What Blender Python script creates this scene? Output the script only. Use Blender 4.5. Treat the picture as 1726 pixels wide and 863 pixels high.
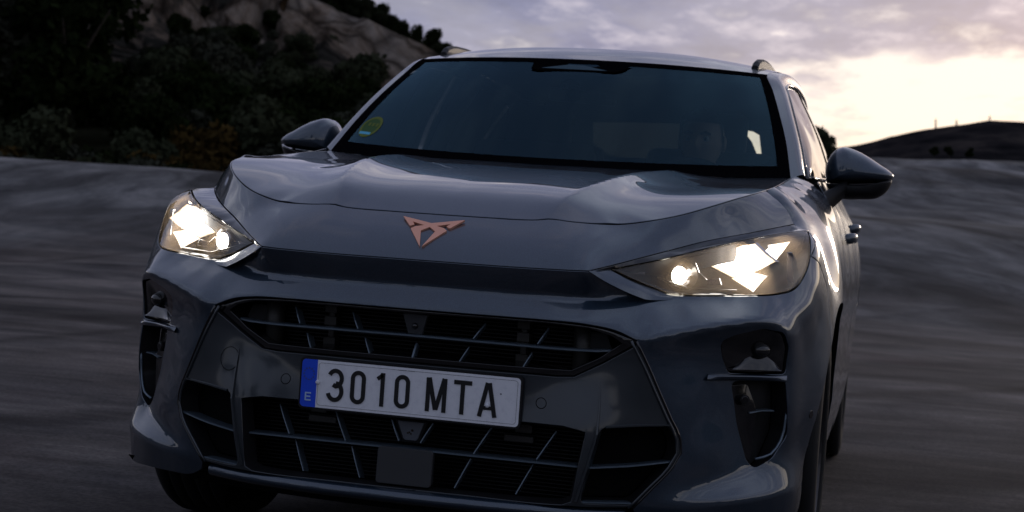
import bpy, bmesh, math, random
import numpy as np
from mathutils import Vector, Matrix
from mathutils.geometry import delaunay_2d_cdt

# ------------------------------------------------------------------ reset
for o in list(bpy.data.objects):
    bpy.data.objects.remove(o, do_unlink=True)
sc = bpy.context.scene
COL = sc.collection
rnd = random.Random(7)
ROLL = 0.071                       # cross fall of the banked concrete under the car

# ------------------------------------------------------------------ camera
cam = bpy.data.cameras.new('camera')
cam.sensor_width = 36.0
cam.lens = 2.69256 * 1000 / 1726 * 36
cam.clip_start = 0.05
cam.clip_end = 6000
co = bpy.data.objects.new('camera', cam)
COL.objects.link(co)
rt = Vector((0.972508, 0.232870, 0.000476)); fw = Vector((-0.232869, 0.972507, -0.001455)); upv = Vector((-0.000802, 0.001304, 0.999999))
M = Matrix((rt, upv, -fw)).transposed().to_4x4()
M.translation = Vector((1.110434, -3.469395, 0.809194))
co.matrix_world = M
cam.dof.use_dof = True
cam.dof.focus_distance = 3.7
cam.dof.aperture_fstop = 7.0
sc.camera = co

# ------------------------------------------------------------------ world
SUN_EL = math.radians(4.0)
SUN_AZ = math.radians(14.0)          # clockwise from +Y
w = bpy.data.worlds.new('World'); sc.world = w; w.use_nodes = True
nt = w.node_tree; nt.nodes.clear()
def N(t, **k):
    n = nt.nodes.new(t)
    for a, b in k.items(): setattr(n, a, b)
    return n
def L(a, b): nt.links.new(a, b)
def math_(op, a, b=None, c=None, clamp=False):
    n = nt.nodes.new('ShaderNodeMath'); n.operation = op; n.use_clamp = clamp
    for i, v in enumerate((a, b, c)):
        if v is None: continue
        if isinstance(v, (int, float)): n.inputs[i].default_value = v
        else: nt.links.new(v, n.inputs[i])
    return n.outputs[0]
def ramp_(fac, stops, interp='LINEAR'):
    n = nt.nodes.new('ShaderNodeValToRGB'); cr = n.color_ramp; cr.interpolation = interp
    while len(cr.elements) < len(stops): cr.elements.new(0.5)
    for e, (p, c) in zip(cr.elements, stops):
        e.position = p; e.color = (*c, 1) if len(c) == 3 else c
    nt.links.new(fac, n.inputs[0]); return n.outputs[0]
def mix_(fac, a, b, blend='MIX'):
    n = nt.nodes.new('ShaderNodeMix'); n.data_type = 'RGBA'; n.blend_type = blend
    for idx, v in ((0, fac), (6, a), (7, b)):
        if isinstance(v, (int, float)): n.inputs[idx].default_value = v
        elif isinstance(v, tuple): n.inputs[idx].default_value = (*v, 1)
        else: nt.links.new(v, n.inputs[idx])
    return n.outputs[2]
tc = N('ShaderNodeTexCoord')
sep = N('ShaderNodeSeparateXYZ'); L(tc.outputs['Generated'], sep.inputs[0])
X_, Y_, Z_ = sep.outputs
sky = N('ShaderNodeTexSky'); sky.sky_type = 'NISHITA'; sky.sun_disc = False
sky.sun_elevation = SUN_EL; sky.sun_rotation = SUN_AZ; sky.dust_density = 2.0
zc = math_('MAXIMUM', Z_, 0.0)
# brightness falls from the sunset side (+Y) round to the east
az = math_('ADD', math_('MULTIPLY', Y_, math.cos(SUN_AZ)), math_('MULTIPLY', X_, math.sin(SUN_AZ)))
azf = math_('MULTIPLY_ADD', az, 0.5, 0.5)
west = ramp_(azf, [(0.0, (0, 0, 0)), (0.45, (.10, .10, .10)), (0.8, (.55, .55, .55)), (1.0, (1, 1, 1))])
glow = ramp_(zc, [(0.0, (.90, 0.65, 0.40)), (0.04, (.90, 0.76, 0.59)), (0.08, (.86, .77, 0.69)), (0.16, (.72, .68, .72)), (0.4, (.55, .56, .66)), (0.7, (.40, .44, .56)), (1.0, (.28, .33, .46))])
east = ramp_(zc, [(0.0, (.34, .33, .35)), (0.16, (.32, .33, .39)), (0.4, (.29, .32, .41)), (0.7, (.28, .32, .43)), (1.0, (.28, .33, .46))])
clear = mix_(west, east, glow)
# cloud sheet projected on a flat layer
den = math_('ADD', zc, 0.06)
cv = N('ShaderNodeCombineXYZ'); L(math_('DIVIDE', X_, den), cv.inputs[0]); L(math_('DIVIDE', Y_, den), cv.inputs[1])
mp = N('ShaderNodeMapping'); mp.inputs['Scale'].default_value = (1.35, .62, 1); mp.inputs['Location'].default_value = (3.1, 1.7, 0.4)
L(cv.outputs[0], mp.inputs[0])
n1 = N('ShaderNodeTexNoise'); n1.inputs['Scale'].default_value = .8; n1.inputs['Detail'].default_value = 7; n1.inputs['Roughness'].default_value = 0.56; n1.inputs['Distortion'].default_value = 0.35
L(mp.outputs[0], n1.inputs[0])
n2 = N('ShaderNodeTexNoise'); n2.inputs['Scale'].default_value = 2.4; n2.inputs['Detail'].default_value = 6; n2.inputs['Roughness'].default_value = 0.6
L(mp.outputs[0], n2.inputs[0])
cl = math_('MULTIPLY_ADD', n2.outputs[0], 0.35, math_('MULTIPLY', n1.outputs[0], 0.72))
cover = ramp_(zc, [(0.0, (.02,) * 3), (0.085, (.06,) * 3), (0.105, (.12,) * 3), (0.124, (.26,) * 3), (0.16, (.25,) * 3), (1.0, (.25,) * 3)])
cm = ramp_(math_('ADD', cl, math_('SUBTRACT', cover, 0.20)), [(0.44, (0, 0, 0)), (0.56, (.8, .8, .8)), (0.7, (1, 1, 1))], 'EASE')
ccol_w = ramp_(n2.outputs[0], [(0.38, (.105, .12, .225)), (0.52, (.17, .185, .315)), (0.64, (.42, .40, .50)), (.74, (.85, .78, .78))])
ccol = mix_(west, (.17, .19, .27), ccol_w)
final = mix_(cm, clear, ccol)
nis = N('ShaderNodeVectorMath'); nis.operation = 'SCALE'; L(sky.outputs[0], nis.inputs[0]); nis.inputs[3].default_value = 0.06
tot = mix_(1.0, mix_(1.0, final, (6.2, 6.2, 6.2), 'MULTIPLY'), nis.outputs[0], 'ADD')
bg = N('ShaderNodeBackground'); bg.inputs[1].default_value = 0.15
L(tot, bg.inputs[0])
wo = N('ShaderNodeOutputWorld'); L(bg.outputs[0], wo.inputs[0])

# ------------------------------------------------------------------ sun (just above the horizon, behind thin cloud)
sd = bpy.data.lights.new('sun', 'SUN'); sd.energy = 0.5; sd.angle = math.radians(10); sd.color = (1, .84, .70)
so = bpy.data.objects.new('sun', sd); COL.objects.link(so)
sdir = Vector((math.sin(SUN_AZ) * math.cos(SUN_EL), math.cos(SUN_AZ) * math.cos(SUN_EL), math.sin(SUN_EL)))
so.rotation_euler = sdir.to_track_quat('Z', 'Y').to_euler()

sc.view_settings.view_transform = 'Standard'
sc.view_settings.look = 'None'
sc.view_settings.exposure = 0.42
sc.view_settings.gamma = 1.0
sc.render.engine = 'CYCLES'

# ------------------------------------------------------------------ materials
MATS = {}
def mat(name, col=(.5, .5, .5), rough=.5, metal=0.0, coat=0.0, coat_rough=.03, emit=None, estr=0, spec=.5, ior=None, alpha=None):
    m = bpy.data.materials.new(name); m.use_nodes = True
    b = m.node_tree.nodes['Principled BSDF']
    b.inputs['Base Color'].default_value = (*col, 1)
    b.inputs['Roughness'].default_value = rough
    b.inputs['Metallic'].default_value = metal
    b.inputs['Coat Weight'].default_value = coat
    b.inputs['Coat Roughness'].default_value = coat_rough
    b.inputs['Specular IOR Level'].default_value = spec
    if emit:
        b.inputs['Emission Color'].default_value = (*emit, 1); b.inputs['Emission Strength'].default_value = estr
    MATS[name] = m
    return m
def nodes(m):
    global nt
    nt = m.node_tree
    return m.node_tree.nodes['Principled BSDF']
def noise(scale, detail=4, rough=.55, vec=None, dist=0):
    n = nt.nodes.new('ShaderNodeTexNoise'); n.inputs['Scale'].default_value = scale; n.inputs['Detail'].default_value = detail
    n.inputs['Roughness'].default_value = rough; n.inputs['Distortion'].default_value = dist
    if vec is not None: nt.links.new(vec, n.inputs['Vector'])
    return n.outputs[0]
def objvec(scale=(1, 1, 1), loc=(0, 0, 0), rot=(0, 0, 0)):
    t = nt.nodes.new('ShaderNodeTexCoord'); m = nt.nodes.new('ShaderNodeMapping')
    m.inputs['Scale'].default_value = scale; m.inputs['Location'].default_value = loc; m.inputs['Rotation'].default_value = rot
    nt.links.new(t.outputs['Object'], m.inputs[0]); return m.outputs[0]
def bump(b, h, strength=.3, dist=.01):
    n = nt.nodes.new('ShaderNodeBump'); n.inputs['Strength'].default_value = strength; n.inputs['Distance'].default_value = dist
    nt.links.new(h, n.inputs['Height']); nt.links.new(n.outputs[0], b.inputs['Normal'])

paint = mat('metallic_grey_paint', (.03, .05, .085), .40, .7, 1.0, .02)
b = nodes(paint); b.inputs['Coat IOR'].default_value = 1.75
fl = ramp_(noise(900, 1, .5, objvec()), [(.35, (.015, .029, .050)), (.6, (.028, .050, .080)), (.8, (.06, .092, .13))])
nt.links.new(fl, b.inputs['Base Color'])
dust = ramp_(noise(3.0, 6, .65, objvec()), [(.35, (.01, .01, .01)), (.75, (.045, .045, .045))])
nt.links.new(dust, b.inputs['Coat Roughness'])
darkpaint = mat('dark_grey_paint', (.022, .029, .036), .42, .4, 1.0, .10)
gloss = mat('gloss_black', (.006, .006, .007), .12, 0, .6, .03)
black = mat('black_plastic', (.008, .008, .009), .55, spec=.3)
b = nodes(black); bump(b, noise(300, 2, .5, objvec()), .15, .001)
void = mat('cavity_black', (.003, .003, .003), .9, spec=.1)
blade = mat('satin_blade', (.12, .16, .20), .35, .5, .6, .2)
copper = mat('copper_badge', (.88, .44, .30), .38, .7)
rubber = mat('tyre_rubber', (.010, .010, .010), .8, spec=.25)
b = nodes(rubber); bump(b, noise(120, 3, .6, objvec()), .3, .002)
rim_m = mat('wheel_alloy', (.05, .05, .055), .3, .9)
plate_w = mat('plate_white', (.52, .53, .56), .35, 0, .2)
b = nodes(plate_w)
pc = ramp_(noise(60, 5, .7, objvec()), [(.3, (.72, .73, .78)), (.5, (.82, .83, .87)), (.8, (.85, .86, .90))]); nt.links.new(pc, b.inputs['Base Color'])
plate_b = mat('plate_blue', (.010, .075, .72), .35, 0, .2)
plate_k = mat('plate_black', (.006, .006, .007), .4)
bolt_m = mat('white_cap', (.75, .76, .8), .3)
plate_bl = mat('plate_print', (.40, .55, .78), .4)
star_m = mat('plate_star', (.06, .08, .18), .4)
chrome = mat('lamp_chrome', (.5, .5, .52), .12, 1.0)
lampdark = mat('lamp_dark', (.06, .055, .05), .3, .6, .5)
def lampmat(name, core, edge, smax, smin, radius):
    m = mat(name, (.6, .6, .6), .4); bb = nodes(m)
    tcn = nt.nodes.new('ShaderNodeTexCoord'); ln_ = nt.nodes.new('ShaderNodeVectorMath'); ln_.operation = 'LENGTH'; nt.links.new(tcn.outputs['Object'], ln_.inputs[0])
    d = math_('DIVIDE', ln_.outputs['Value'], radius)
    fl_ = noise(55, 3, .6, tcn.outputs['Object'])
    at_ = nt.nodes.new('ShaderNodeAttribute'); at_.attribute_name = 'spread'
    d2 = math_('ADD', math_('MAXIMUM', math_('MULTIPLY', d, .7), at_.outputs['Fac']), math_('MULTIPLY_ADD', fl_, .4, -.2))
    nt.links.new(ramp_(d2, [(.0, core), (.6, core), (1.0, edge)]), bb.inputs['Emission Color'])
    nt.links.new(ramp_(d2, [(.0, (smax / 20,) * 3), (.5, (smax / 28,) * 3), (.78, (smin * 2.0 / 20,) * 3), (1.0, (smin * .35 / 20,) * 3)]), bb.inputs['Emission Strength'])
    mm = nt.nodes.new('ShaderNodeMath'); mm.operation = 'MULTIPLY'; mm.inputs[1].default_value = 20
    l = bb.inputs['Emission Strength'].links[0]; src = l.from_socket; nt.links.remove(l); nt.links.new(src, mm.inputs[0]); nt.links.new(mm.outputs[0], bb.inputs['Emission Strength'])
    return m
lit = lampmat('lit_lamp', (1, .95, .88), (1, .70, .38), 18, 1.2, .085)
lits = lampmat('lit_lamp_small', (1, .95, .88), (1, .70, .38), 15, 1.2, .048)
litp = lampmat('lit_projector', (1, .93, .78), (1, .66, .28), 12, 1.2, .030)
skin = mat('skin', (.55, .36, .27), .5)
hair = mat('hair', (.012, .009, .008), .6)
cloth = mat('dark_cloth', (.03, .035, .045), .85)
seatm = mat('seat_fabric', (.02, .02, .022), .8)
dashm = mat('dash_plastic', (.015, .016, .018), .6)
stick_g = mat('sticker_green', (.035, .09, .02), .6, spec=.1)
stick_y = mat('sticker_yellow', (.12, .15, .02), .6, spec=.1)
stick_b = mat('sticker_blue', (.10, .42, .60), .6, spec=.1)
mirror_m = mat('mirror_glass', (.6, .62, .65), .03, 1.0)
smudge = mat('plate_smudge', (.2, .2, .22), .6)

def glassmat(name, tint, ior=1.5, rough=0.0, gl=(1, 1, 1)):
    m = bpy.data.materials.new(name); m.use_nodes = True
    n = m.node_tree; n.nodes.clear()
    o = n.nodes.new('ShaderNodeOutputMaterial'); mx = n.nodes.new('ShaderNodeMixShader')
    t = n.nodes.new('ShaderNodeBsdfTransparent'); t.inputs[0].default_value = (*tint, 1)
    g = n.nodes.new('ShaderNodeBsdfGlossy'); g.inputs['Roughness'].default_value = rough; g.inputs[0].default_value = (*gl, 1)
    f = n.nodes.new('ShaderNodeFresnel'); f.inputs[0].default_value = ior
    n.links.new(f.outputs[0], mx.inputs[0]); n.links.new(t.outputs[0], mx.inputs[1]); n.links.new(g.outputs[0], mx.inputs[2])
    n.links.new(mx.outputs[0], o.inputs[0]); MATS[name] = m
    return m
ws_glass = glassmat('windscreen_glass', (.64, .74, .76), 1.5, gl=(.26, .48, .62))
side_glass = glassmat('side_glass', (.32, .38, .38))
dark_glass = glassmat('privacy_glass', (.006, .007, .007))
clear_glass = glassmat('clear_glass', (.9, .88, .85))
lens_glass = glassmat('lamp_lens', (.93, .93, .93), 1.6)
# warm translucent share added to the lens, stands in for the lamps' glow
n_ = lens_glass.node_tree; o_ = [x for x in n_.nodes if x.type == 'OUTPUT_MATERIAL'][0]; src_ = o_.inputs[0].links[0].from_socket
mx_ = n_.nodes.new('ShaderNodeMixShader'); tr_ = n_.nodes.new('ShaderNodeBsdfTranslucent'); tr_.inputs[0].default_value = (1, .72, .45, 1); mx_.inputs[0].default_value = .085
n_.links.new(src_, mx_.inputs[1]); n_.links.new(tr_.outputs[0], mx_.inputs[2]); n_.links.new(mx_.outputs[0], o_.inputs[0])

# ------------------------------------------------------------------ object helpers
def newobj(name, verts, faces, mats, parent=None, smooth=True, normals=None, fmat=None, label=None):
    me = bpy.data.meshes.new(name)
    me.from_pydata([tuple(map(float, v)) for v in verts], [], [tuple(map(int, f)) for f in faces])
    if not isinstance(mats, (list, tuple)): mats = [mats]
    for m in mats: me.materials.append(m)
    if smooth: me.polygons.foreach_set('use_smooth', [True] * len(me.polygons))
    if fmat is not None: me.polygons.foreach_set('material_index', [int(i) for i in fmat])
    if normals is not None: me.normals_split_custom_set_from_vertices([tuple(map(float, n)) for n in normals])
    me.update()
    o = bpy.data.objects.new(name, me); COL.objects.link(o)
    if parent: o.parent = parent
    if label: o['label'] = label
    return o
def bm_obj(name, bm, mats, parent=None, smooth=False, label=None, bevel=0):
    if bevel:
        bmesh.ops.bevel(bm, geom=[e for e in bm.edges if e.is_manifold and e.calc_face_angle(0) > .5], offset=bevel, segments=2, profile=.6, affect='EDGES')
    me = bpy.data.meshes.new(name); bm.to_mesh(me); bm.free()
    if not isinstance(mats, (list, tuple)): mats = [mats]
    for m in mats: me.materials.append(m)
    if smooth: me.polygons.foreach_set('use_smooth', [True] * len(me.polygons))
    o = bpy.data.objects.new(name, me); COL.objects.link(o)
    if parent: o.parent = parent
    if label: o['label'] = label
    return o
def thing(name, label, cat, loc=(0, 0, 0), group=None):
    o = bpy.data.objects.new(name, None); COL.objects.link(o); o.location = loc
    o['label'] = label; o['category'] = cat
    if group: o['group'] = group
    return o
def box(bm, c, s, rot=None):
    mt = Matrix.Translation(c) @ (rot.to_4x4() if rot else Matrix.Identity(4)) @ Matrix.Diagonal((*s, 1))
    return bmesh.ops.create_cube(bm, size=1, matrix=mt)
def cr(pts, d=.012):
    """Catmull-Rom through pts sampled about every d metres"""
    P = np.array(pts, float)
    Q = np.vstack([2 * P[0] - P[1], P, 2 * P[-1] - P[-2]])
    out = []
    for i in range(1, len(Q) - 2):
        p0, p1, p2, p3 = Q[i - 1:i + 3]
        n = max(1, int(np.linalg.norm(p2 - p1) / d))
        # centripetal-ish tangents
        l0, l1, l2 = [max(1e-6, np.linalg.norm(q)) for q in (p1 - p0, p2 - p1, p3 - p2)]
        m1 = ((p1 - p0) / l0 * l1 + (p2 - p1) / l1 * l0) / (l0 + l1) * l1
        m2 = ((p2 - p1) / l1 * l2 + (p3 - p2) / l2 * l1) / (l1 + l2) * l1
        for k in range(n):
            t = k / n; t2 = t * t; t3 = t2 * t
            out.append((2 * t3 - 3 * t2 + 1) * p1 + (t3 - 2 * t2 + t) * m1 + (-2 * t3 + 3 * t2) * p2 + (t3 - t2) * m2)
    out.append(P[-1])
    return np.array(out)
def ln(pts, d=.012):
    P = np.array(pts, float); out = []
    for a, b_ in zip(P[:-1], P[1:]):
        n = max(1, int(np.linalg.norm(b_ - a) / d))
        for k in range(n): out.append(a + (b_ - a) * k / n)
    out.append(P[-1]); return np.array(out)
def cat(*segs):
    out = [np.array(segs[0])]
    for s in segs[1:]:
        s = np.array(s)
        if np.linalg.norm(s[0] - out[-1][-1]) < 1e-4: s = s[1:]
        out.append(s)
    return np.vstack(out)
def mir(P): return np.array(P)[::-1] * np.array([-1, 1, 1])
def sym(half):
    h = np.array(half); m = mir(h)
    if abs(m[0][0] - h[-1][0]) < 1e-4: m = m[1:]
    if abs(m[-1][0] - h[0][0]) < 1e-4: m = m[:-1]
    return np.vstack([h, m])
def rounded(pts, r=.02, n=4, close=True):
    """round the corners of a closed polygon (3D points)"""
    P = [np.array(p, float) for p in pts]; out = []
    k = len(P)
    for i in range(k):
        a, p, c = P[i - 1], P[i], P[(i + 1) % k]
        la, lc = np.linalg.norm(a - p), np.linalg.norm(c - p)
        ra = min(r, la * .45); rc = min(r, lc * .45)
        s = p + (a - p) / la * ra; e = p + (c - p) / lc * rc
        for j in range(n + 1):
            t = j / n; out.append((1 - t) ** 2 * s + 2 * t * (1 - t) * p + t * t * e)
    return ln(out + [out[0]])[:-1]

# ------------------------------------------------------------------ smooth surfaces through measured points
class Surf:
    """thin-plate fit (symmetric in x) through weighted points, with optional crease lines where the slope may change sharply"""
    def __init__(s, pts, kind, lam=2e-5, mirror=True, O=(0, 1.0, .55), creases=()):
        s.kind = kind; s.O = np.array(O, float); s.cr = []
        P = np.array([tuple(p)[:3] for p in pts], float); W_ = np.array([p[3] if len(p) > 3 else 1.0 for p in pts], float)
        if mirror:
            k = np.abs(P[:, 0]) > 1e-4; P = np.vstack([P, P[k] * [-1, 1, 1]]); W_ = np.r_[W_, W_[k]]
        for line, ax, nh, Lc, ec, e0, e1 in creases:      # the line is a graph over uv axis ax
            q = s.to_uv(cr(line, .004)); q = q[np.argsort(q[:, ax])]
            k = max(3, len(q) // 12); ker = np.ones(k) / k
            c = np.convolve(np.r_[[q[0, 1 - ax]] * k, q[:, 1 - ax], [q[-1, 1 - ax]] * k], ker, 'same')[k:-k]
            wgt = np.clip(np.minimum(np.arange(len(c)), np.arange(len(c))[::-1]) / k, 0, 1)
            s.cr.append((q[:, ax], q[:, 1 - ax] * (1 - wgt) + c * wgt, ax, nh, Lc, ec, e0, e1))
        uv = s.to_uv(P); h = s.height(P)
        key = np.round(uv / .004).astype(int); _, idx = np.unique(key, axis=0, return_index=True)
        uv = uv[idx]; h = h[idx]; W_ = W_[idx]
        n = len(uv); K = s.K(uv, uv) + np.diag(lam * W_)
        B = s.basis(uv); m = B.shape[1]
        A = np.zeros((n + m, n + m)); A[:n, :n] = K; A[:n, n:] = B; A[n:, :n] = B.T; A[n:, n:] = -1e-9 * np.eye(m)
        s.c = uv; w = np.linalg.solve(A, np.r_[h, np.zeros(m)]); s.w = w[:n]; s.a = w[n:]
    def basis(s, uv):
        cols = [np.ones(len(uv)), uv[:, 1]] if s.kind != 'side' else [np.ones(len(uv)), uv[:, 1], uv[:, 0]]
        if s.kind in ('top', 'front', 'sph'): cols.append(uv[:, 0])
        for t_, c_, ax, nh, Lc, ec, e0, e1 in s.cr:
            p = uv.copy(); p[:, 0] = np.sqrt(p[:, 0] ** 2 + 1e-6)
            t = p[:, ax]; d = p[:, 1 - ax] - np.interp(t, t_, c_); sp = (t - t_[0]) / (t_[-1] - t_[0])
            g = np.exp(-np.sqrt(d * d + ec * ec) / Lc)
            ks = np.linspace(0, 1, nh + 2)
            for k in range(nh + 2):
                if (k == 0 and not e0) or (k == nh + 1 and not e1): continue
                x = (sp - ks[k]) * (nh + 1)
                if k == 0: x = np.maximum(x, 0)
                if k == nh + 1: x = np.minimum(x, 0)
                cols.append(g * np.where(np.abs(x) < 2, np.where(np.abs(x) < 1, 4 - 6 * x * x + 3 * np.abs(x) ** 3, (2 - np.abs(x)) ** 3), 0) / 6)
        return np.stack(cols, 1)
    def K(s, a, b_):
        r2 = ((a[:, None] - b_[None]) ** 2).sum(-1) + 1e-12
        return .5 * r2 * np.log(r2)
    def to_uv(s, P):
        P = np.atleast_2d(P)
        if s.kind == 'top': return P[:, :2].copy()
        if s.kind == 'front': return P[:, [0, 2]].copy()
        if s.kind == 'side': return P[:, 1:].copy()
        d = P - s.O; d = d / np.linalg.norm(d, axis=1)[:, None]
        return d[:, [0, 2]] / (1 - d[:, 1])[:, None]
    def height(s, P):
        P = np.atleast_2d(P)
        if s.kind == 'top': return P[:, 2]
        if s.kind == 'front': return P[:, 1]
        if s.kind == 'side': return P[:, 0]
        return np.linalg.norm(P - s.O, axis=1)
    def f(s, uv):
        out = np.empty(len(uv))
        for i in range(0, len(uv), 4000):
            q = uv[i:i + 4000]; out[i:i + 4000] = s.K(q, s.c) @ s.w + s.basis(q) @ s.a
        return out
    def pos(s, uv):
        uv = np.atleast_2d(uv); h = s.f(uv)
        if s.kind == 'top': return np.c_[uv, h]
        if s.kind == 'front': return np.c_[uv[:, 0], h, uv[:, 1]]
        if s.kind == 'side': return np.c_[h, uv]
        q = (uv ** 2).sum(1)
        w_ = (1 - q) / (1 + q)           # = -dy
        d = np.c_[uv[:, 0] * (1 + w_), -w_, uv[:, 1] * (1 + w_)]
        return s.O + d * h[:, None]
    def nrm(s, uv, e=2e-3):
        a = s.pos(uv + [e, 0]) - s.pos(uv - [e, 0]); b_ = s.pos(uv + [0, e]) - s.pos(uv - [0, e])
        n = np.cross(a, b_); n /= np.linalg.norm(n, axis=1)[:, None] + 1e-12
        p = s.pos(uv)
        ref = p - (s.O if s.kind == 'sph' else np.array([0, 2.2, .4]))
        sg = np.sign((n * ref).sum(1)); sg[sg == 0] = 1
        return n * sg[:, None]
    def snap(s, P):
        return s.pos(s.to_uv(np.array(P)))

def inpoly(pts, poly):
    x, y = pts[:, 0], pts[:, 1]; r = np.zeros(len(pts), bool)
    px, py = poly[:, 0], poly[:, 1]; qx, qy = np.roll(px, -1), np.roll(py, -1)
    for a, b_, c, d in zip(px, py, qx, qy):
        if b_ == d: continue
        m = ((b_ > y) != (d > y)) & (x < (c - a) * (y - b_) / (d - b_) + a)
        r ^= m
    return r
def panel(name, surf, outline, holes=(), mats=None, parent=None, step=.02, gap=.0018, rim=.014, off=0.0, holerim=None, label=None, rimmat=0):
    polys = [surf.to_uv(outline)] + [surf.to_uv(h) for h in holes]
    # param step from metric step
    uvc = polys[0]
    P0 = surf.pos(uvc)
    per3 = np.linalg.norm(P0 - np.roll(P0, 1, 0), axis=1).sum(); per2 = np.linalg.norm(uvc - np.roll(uvc, 1, 0), axis=1).sum()
    h = step * per2 / per3
    lo, hi = uvc.min(0), uvc.max(0)
    gx, gy = np.meshgrid(np.arange(lo[0] + h * .37, hi[0], h), np.arange(lo[1] + h * .41, hi[1], h * .87))
    gx = gx + (np.arange(gx.shape[0]) % 2)[:, None] * h * .5
    G = np.c_[gx.ravel(), gy.ravel()]
    ok = inpoly(G, polys[0])
    for q in polys[1:]: ok &= ~inpoly(G, q)
    G = G[ok]
    allb = np.vstack(polys)
    keep = np.ones(len(G), bool)
    for i in range(0, len(G), 2000):
        d2 = ((G[i:i + 2000, None] - allb[None]) ** 2).sum(-1).min(1); keep[i:i + 2000] = d2 > (.5 * h) ** 2
    G = G[keep]
    V = [Vector(v) for v in np.vstack([allb, G])]
    E = []; s0 = 0
    for q in polys:
        n = len(q); E += [(s0 + i, s0 + (i + 1) % n) for i in range(n)]; s0 += n
    vs, es, fs, *_ = delaunay_2d_cdt(V, E, [], 0, 1e-7)
    uv = np.array([tuple(v) for v in vs]); F = np.array([tuple(f) for f in fs])
    c = uv[F].mean(1)
    m = inpoly(c, polys[0])
    for q in polys[1:]: m &= ~inpoly(c, q)
    F = F[m]
    used = np.unique(F); remap = -np.ones(len(uv), int); remap[used] = np.arange(len(used))
    uv = uv[used]; F = remap[F]
    P = surf.pos(uv); Nn = surf.nrm(uv)
    # orientation
    fn = np.cross(P[F[:, 1]] - P[F[:, 0]], P[F[:, 2]] - P[F[:, 0]])
    flip = (fn * Nn[F[:, 0]]).sum(1) < 0
    F[flip] = F[flip][:, ::-1]
    # boundary edges
    cnt = {}
    for f in F:
        for a, b_ in ((f[0], f[1]), (f[1], f[2]), (f[2], f[0])):
            cnt[(a, b_)] = cnt.get((a, b_), 0) + 1
    be = [(a, b_) for (a, b_) in cnt if (b_, a) not in cnt]
    out = np.zeros_like(P)
    for a, b_ in be:
        t = P[b_] - P[a]; n = Nn[a] + Nn[b_]; o = np.cross(t, n); l = np.linalg.norm(o)
        if l > 1e-12: o /= l; out[a] += o; out[b_] += o
    bi = np.array(sorted({a for e in be for a in e}))
    ol = np.linalg.norm(out[bi], axis=1)[:, None]; out[bi] /= np.maximum(ol, 1e-9)
    P[bi] -= out[bi] * (gap + .0015)
    P = P + Nn * off
    verts = [P]; norms = [Nn]
    depth = np.full(len(bi), rim)
    if holerim is not None:
        ishole = np.zeros(len(bi), bool)
        for q in polys[1:]:
            d2 = ((uv[bi][:, None] - q[None]) ** 2).sum(-1).min(1); ishole |= d2 < (h * .05) ** 2
        depth = np.where(ishole, holerim, rim)
    n0 = len(P); idx = {v: i for i, v in enumerate(bi)}; nb = len(bi)
    fl_ = F.tolist(); fm = [0] * len(fl_)
    if rim > 0:
        o = out[bi]; n = Nn[bi]
        r1 = P[bi] + o * .0011 - n * .0005; r2 = P[bi] + o * .0015 - n * .0018; r3 = P[bi] + o * .0015 - n * depth[:, None]
        verts += [r1, r2, r3]; norms += [(n + o) * .707, o, o]
        for a, b_ in be:
            ia, ib = idx[a], idx[b_]
            ring = [(a, b_), (n0 + ia, n0 + ib), (n0 + nb + ia, n0 + nb + ib), (n0 + 2 * nb + ia, n0 + 2 * nb + ib)]
            for k_ in range(3):
                (p, q), (r, s_) = ring[k_], ring[k_ + 1]
                fl_.append((q, p, r, s_)); fm.append(0 if k_ < 2 else rimmat)
    return newobj(name, np.vstack(verts), fl_, mats, parent, True, np.vstack(norms), fm, label)
def loft(name, rows, m, parent=None, nu=6, nv=4, closed=False, label=None, flip=False):
    """rows: list of polylines (equal count) -> smooth grid"""
    R_ = np.array(rows, float)
    def dens(A, n):
        out = []
        Q = np.concatenate([[2 * A[0] - A[1]], A, [2 * A[-1] - A[-2]]])
        for i in range(1, len(Q) - 2):
            for k in range(n):
                t = k / n; a, b_, c, d = Q[i - 1:i + 3]
                out.append(.5 * ((2 * b_) + (-a + c) * t + (2 * a - 5 * b_ + 4 * c - d) * t * t + (-a + 3 * b_ - 3 * c + d) * t ** 3))
        out.append(A[-1]); return np.array(out)
    G = dens(R_, nv); G = dens(G.transpose(1, 0, 2), nu).transpose(1, 0, 2)
    a, b_ = G.shape[:2]
    F = []
    for i in range(a - 1):
        for j in range(b_ - 1):
            q = [i * b_ + j, i * b_ + j + 1, (i + 1) * b_ + j + 1, (i + 1) * b_ + j]
            F.append(q[::-1] if flip else q)
    return newobj(name, G.reshape(-1, 3), F, m, parent, True, label=label)
def tube(bm, pts, r, seg=8, r1=None):
    P = [Vector(p) for p in pts]; rings = []
    for i, p in enumerate(P):
        t = (P[min(i + 1, len(P) - 1)] - P[max(i - 1, 0)]).normalized()
        a = t.orthogonal().normalized() if i == 0 else (rings_a - t * rings_a.dot(t)).normalized()
        rings_a = a; b_ = t.cross(a)
        rr = r + ((r1 if r1 is not None else r) - r) * i / max(1, len(P) - 1)
        rings.append([bm.verts.new(p + (a * math.cos(2 * math.pi * k / seg) + b_ * math.sin(2 * math.pi * k / seg)) * rr) for k in range(seg)])
    for A, B in zip(rings[:-1], rings[1:]):
        for k in range(seg): bm.faces.new((A[k], A[(k + 1) % seg], B[(k + 1) % seg], B[k]))
    bm.faces.new(rings[0][::-1]); bm.faces.new(rings[-1])
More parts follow.
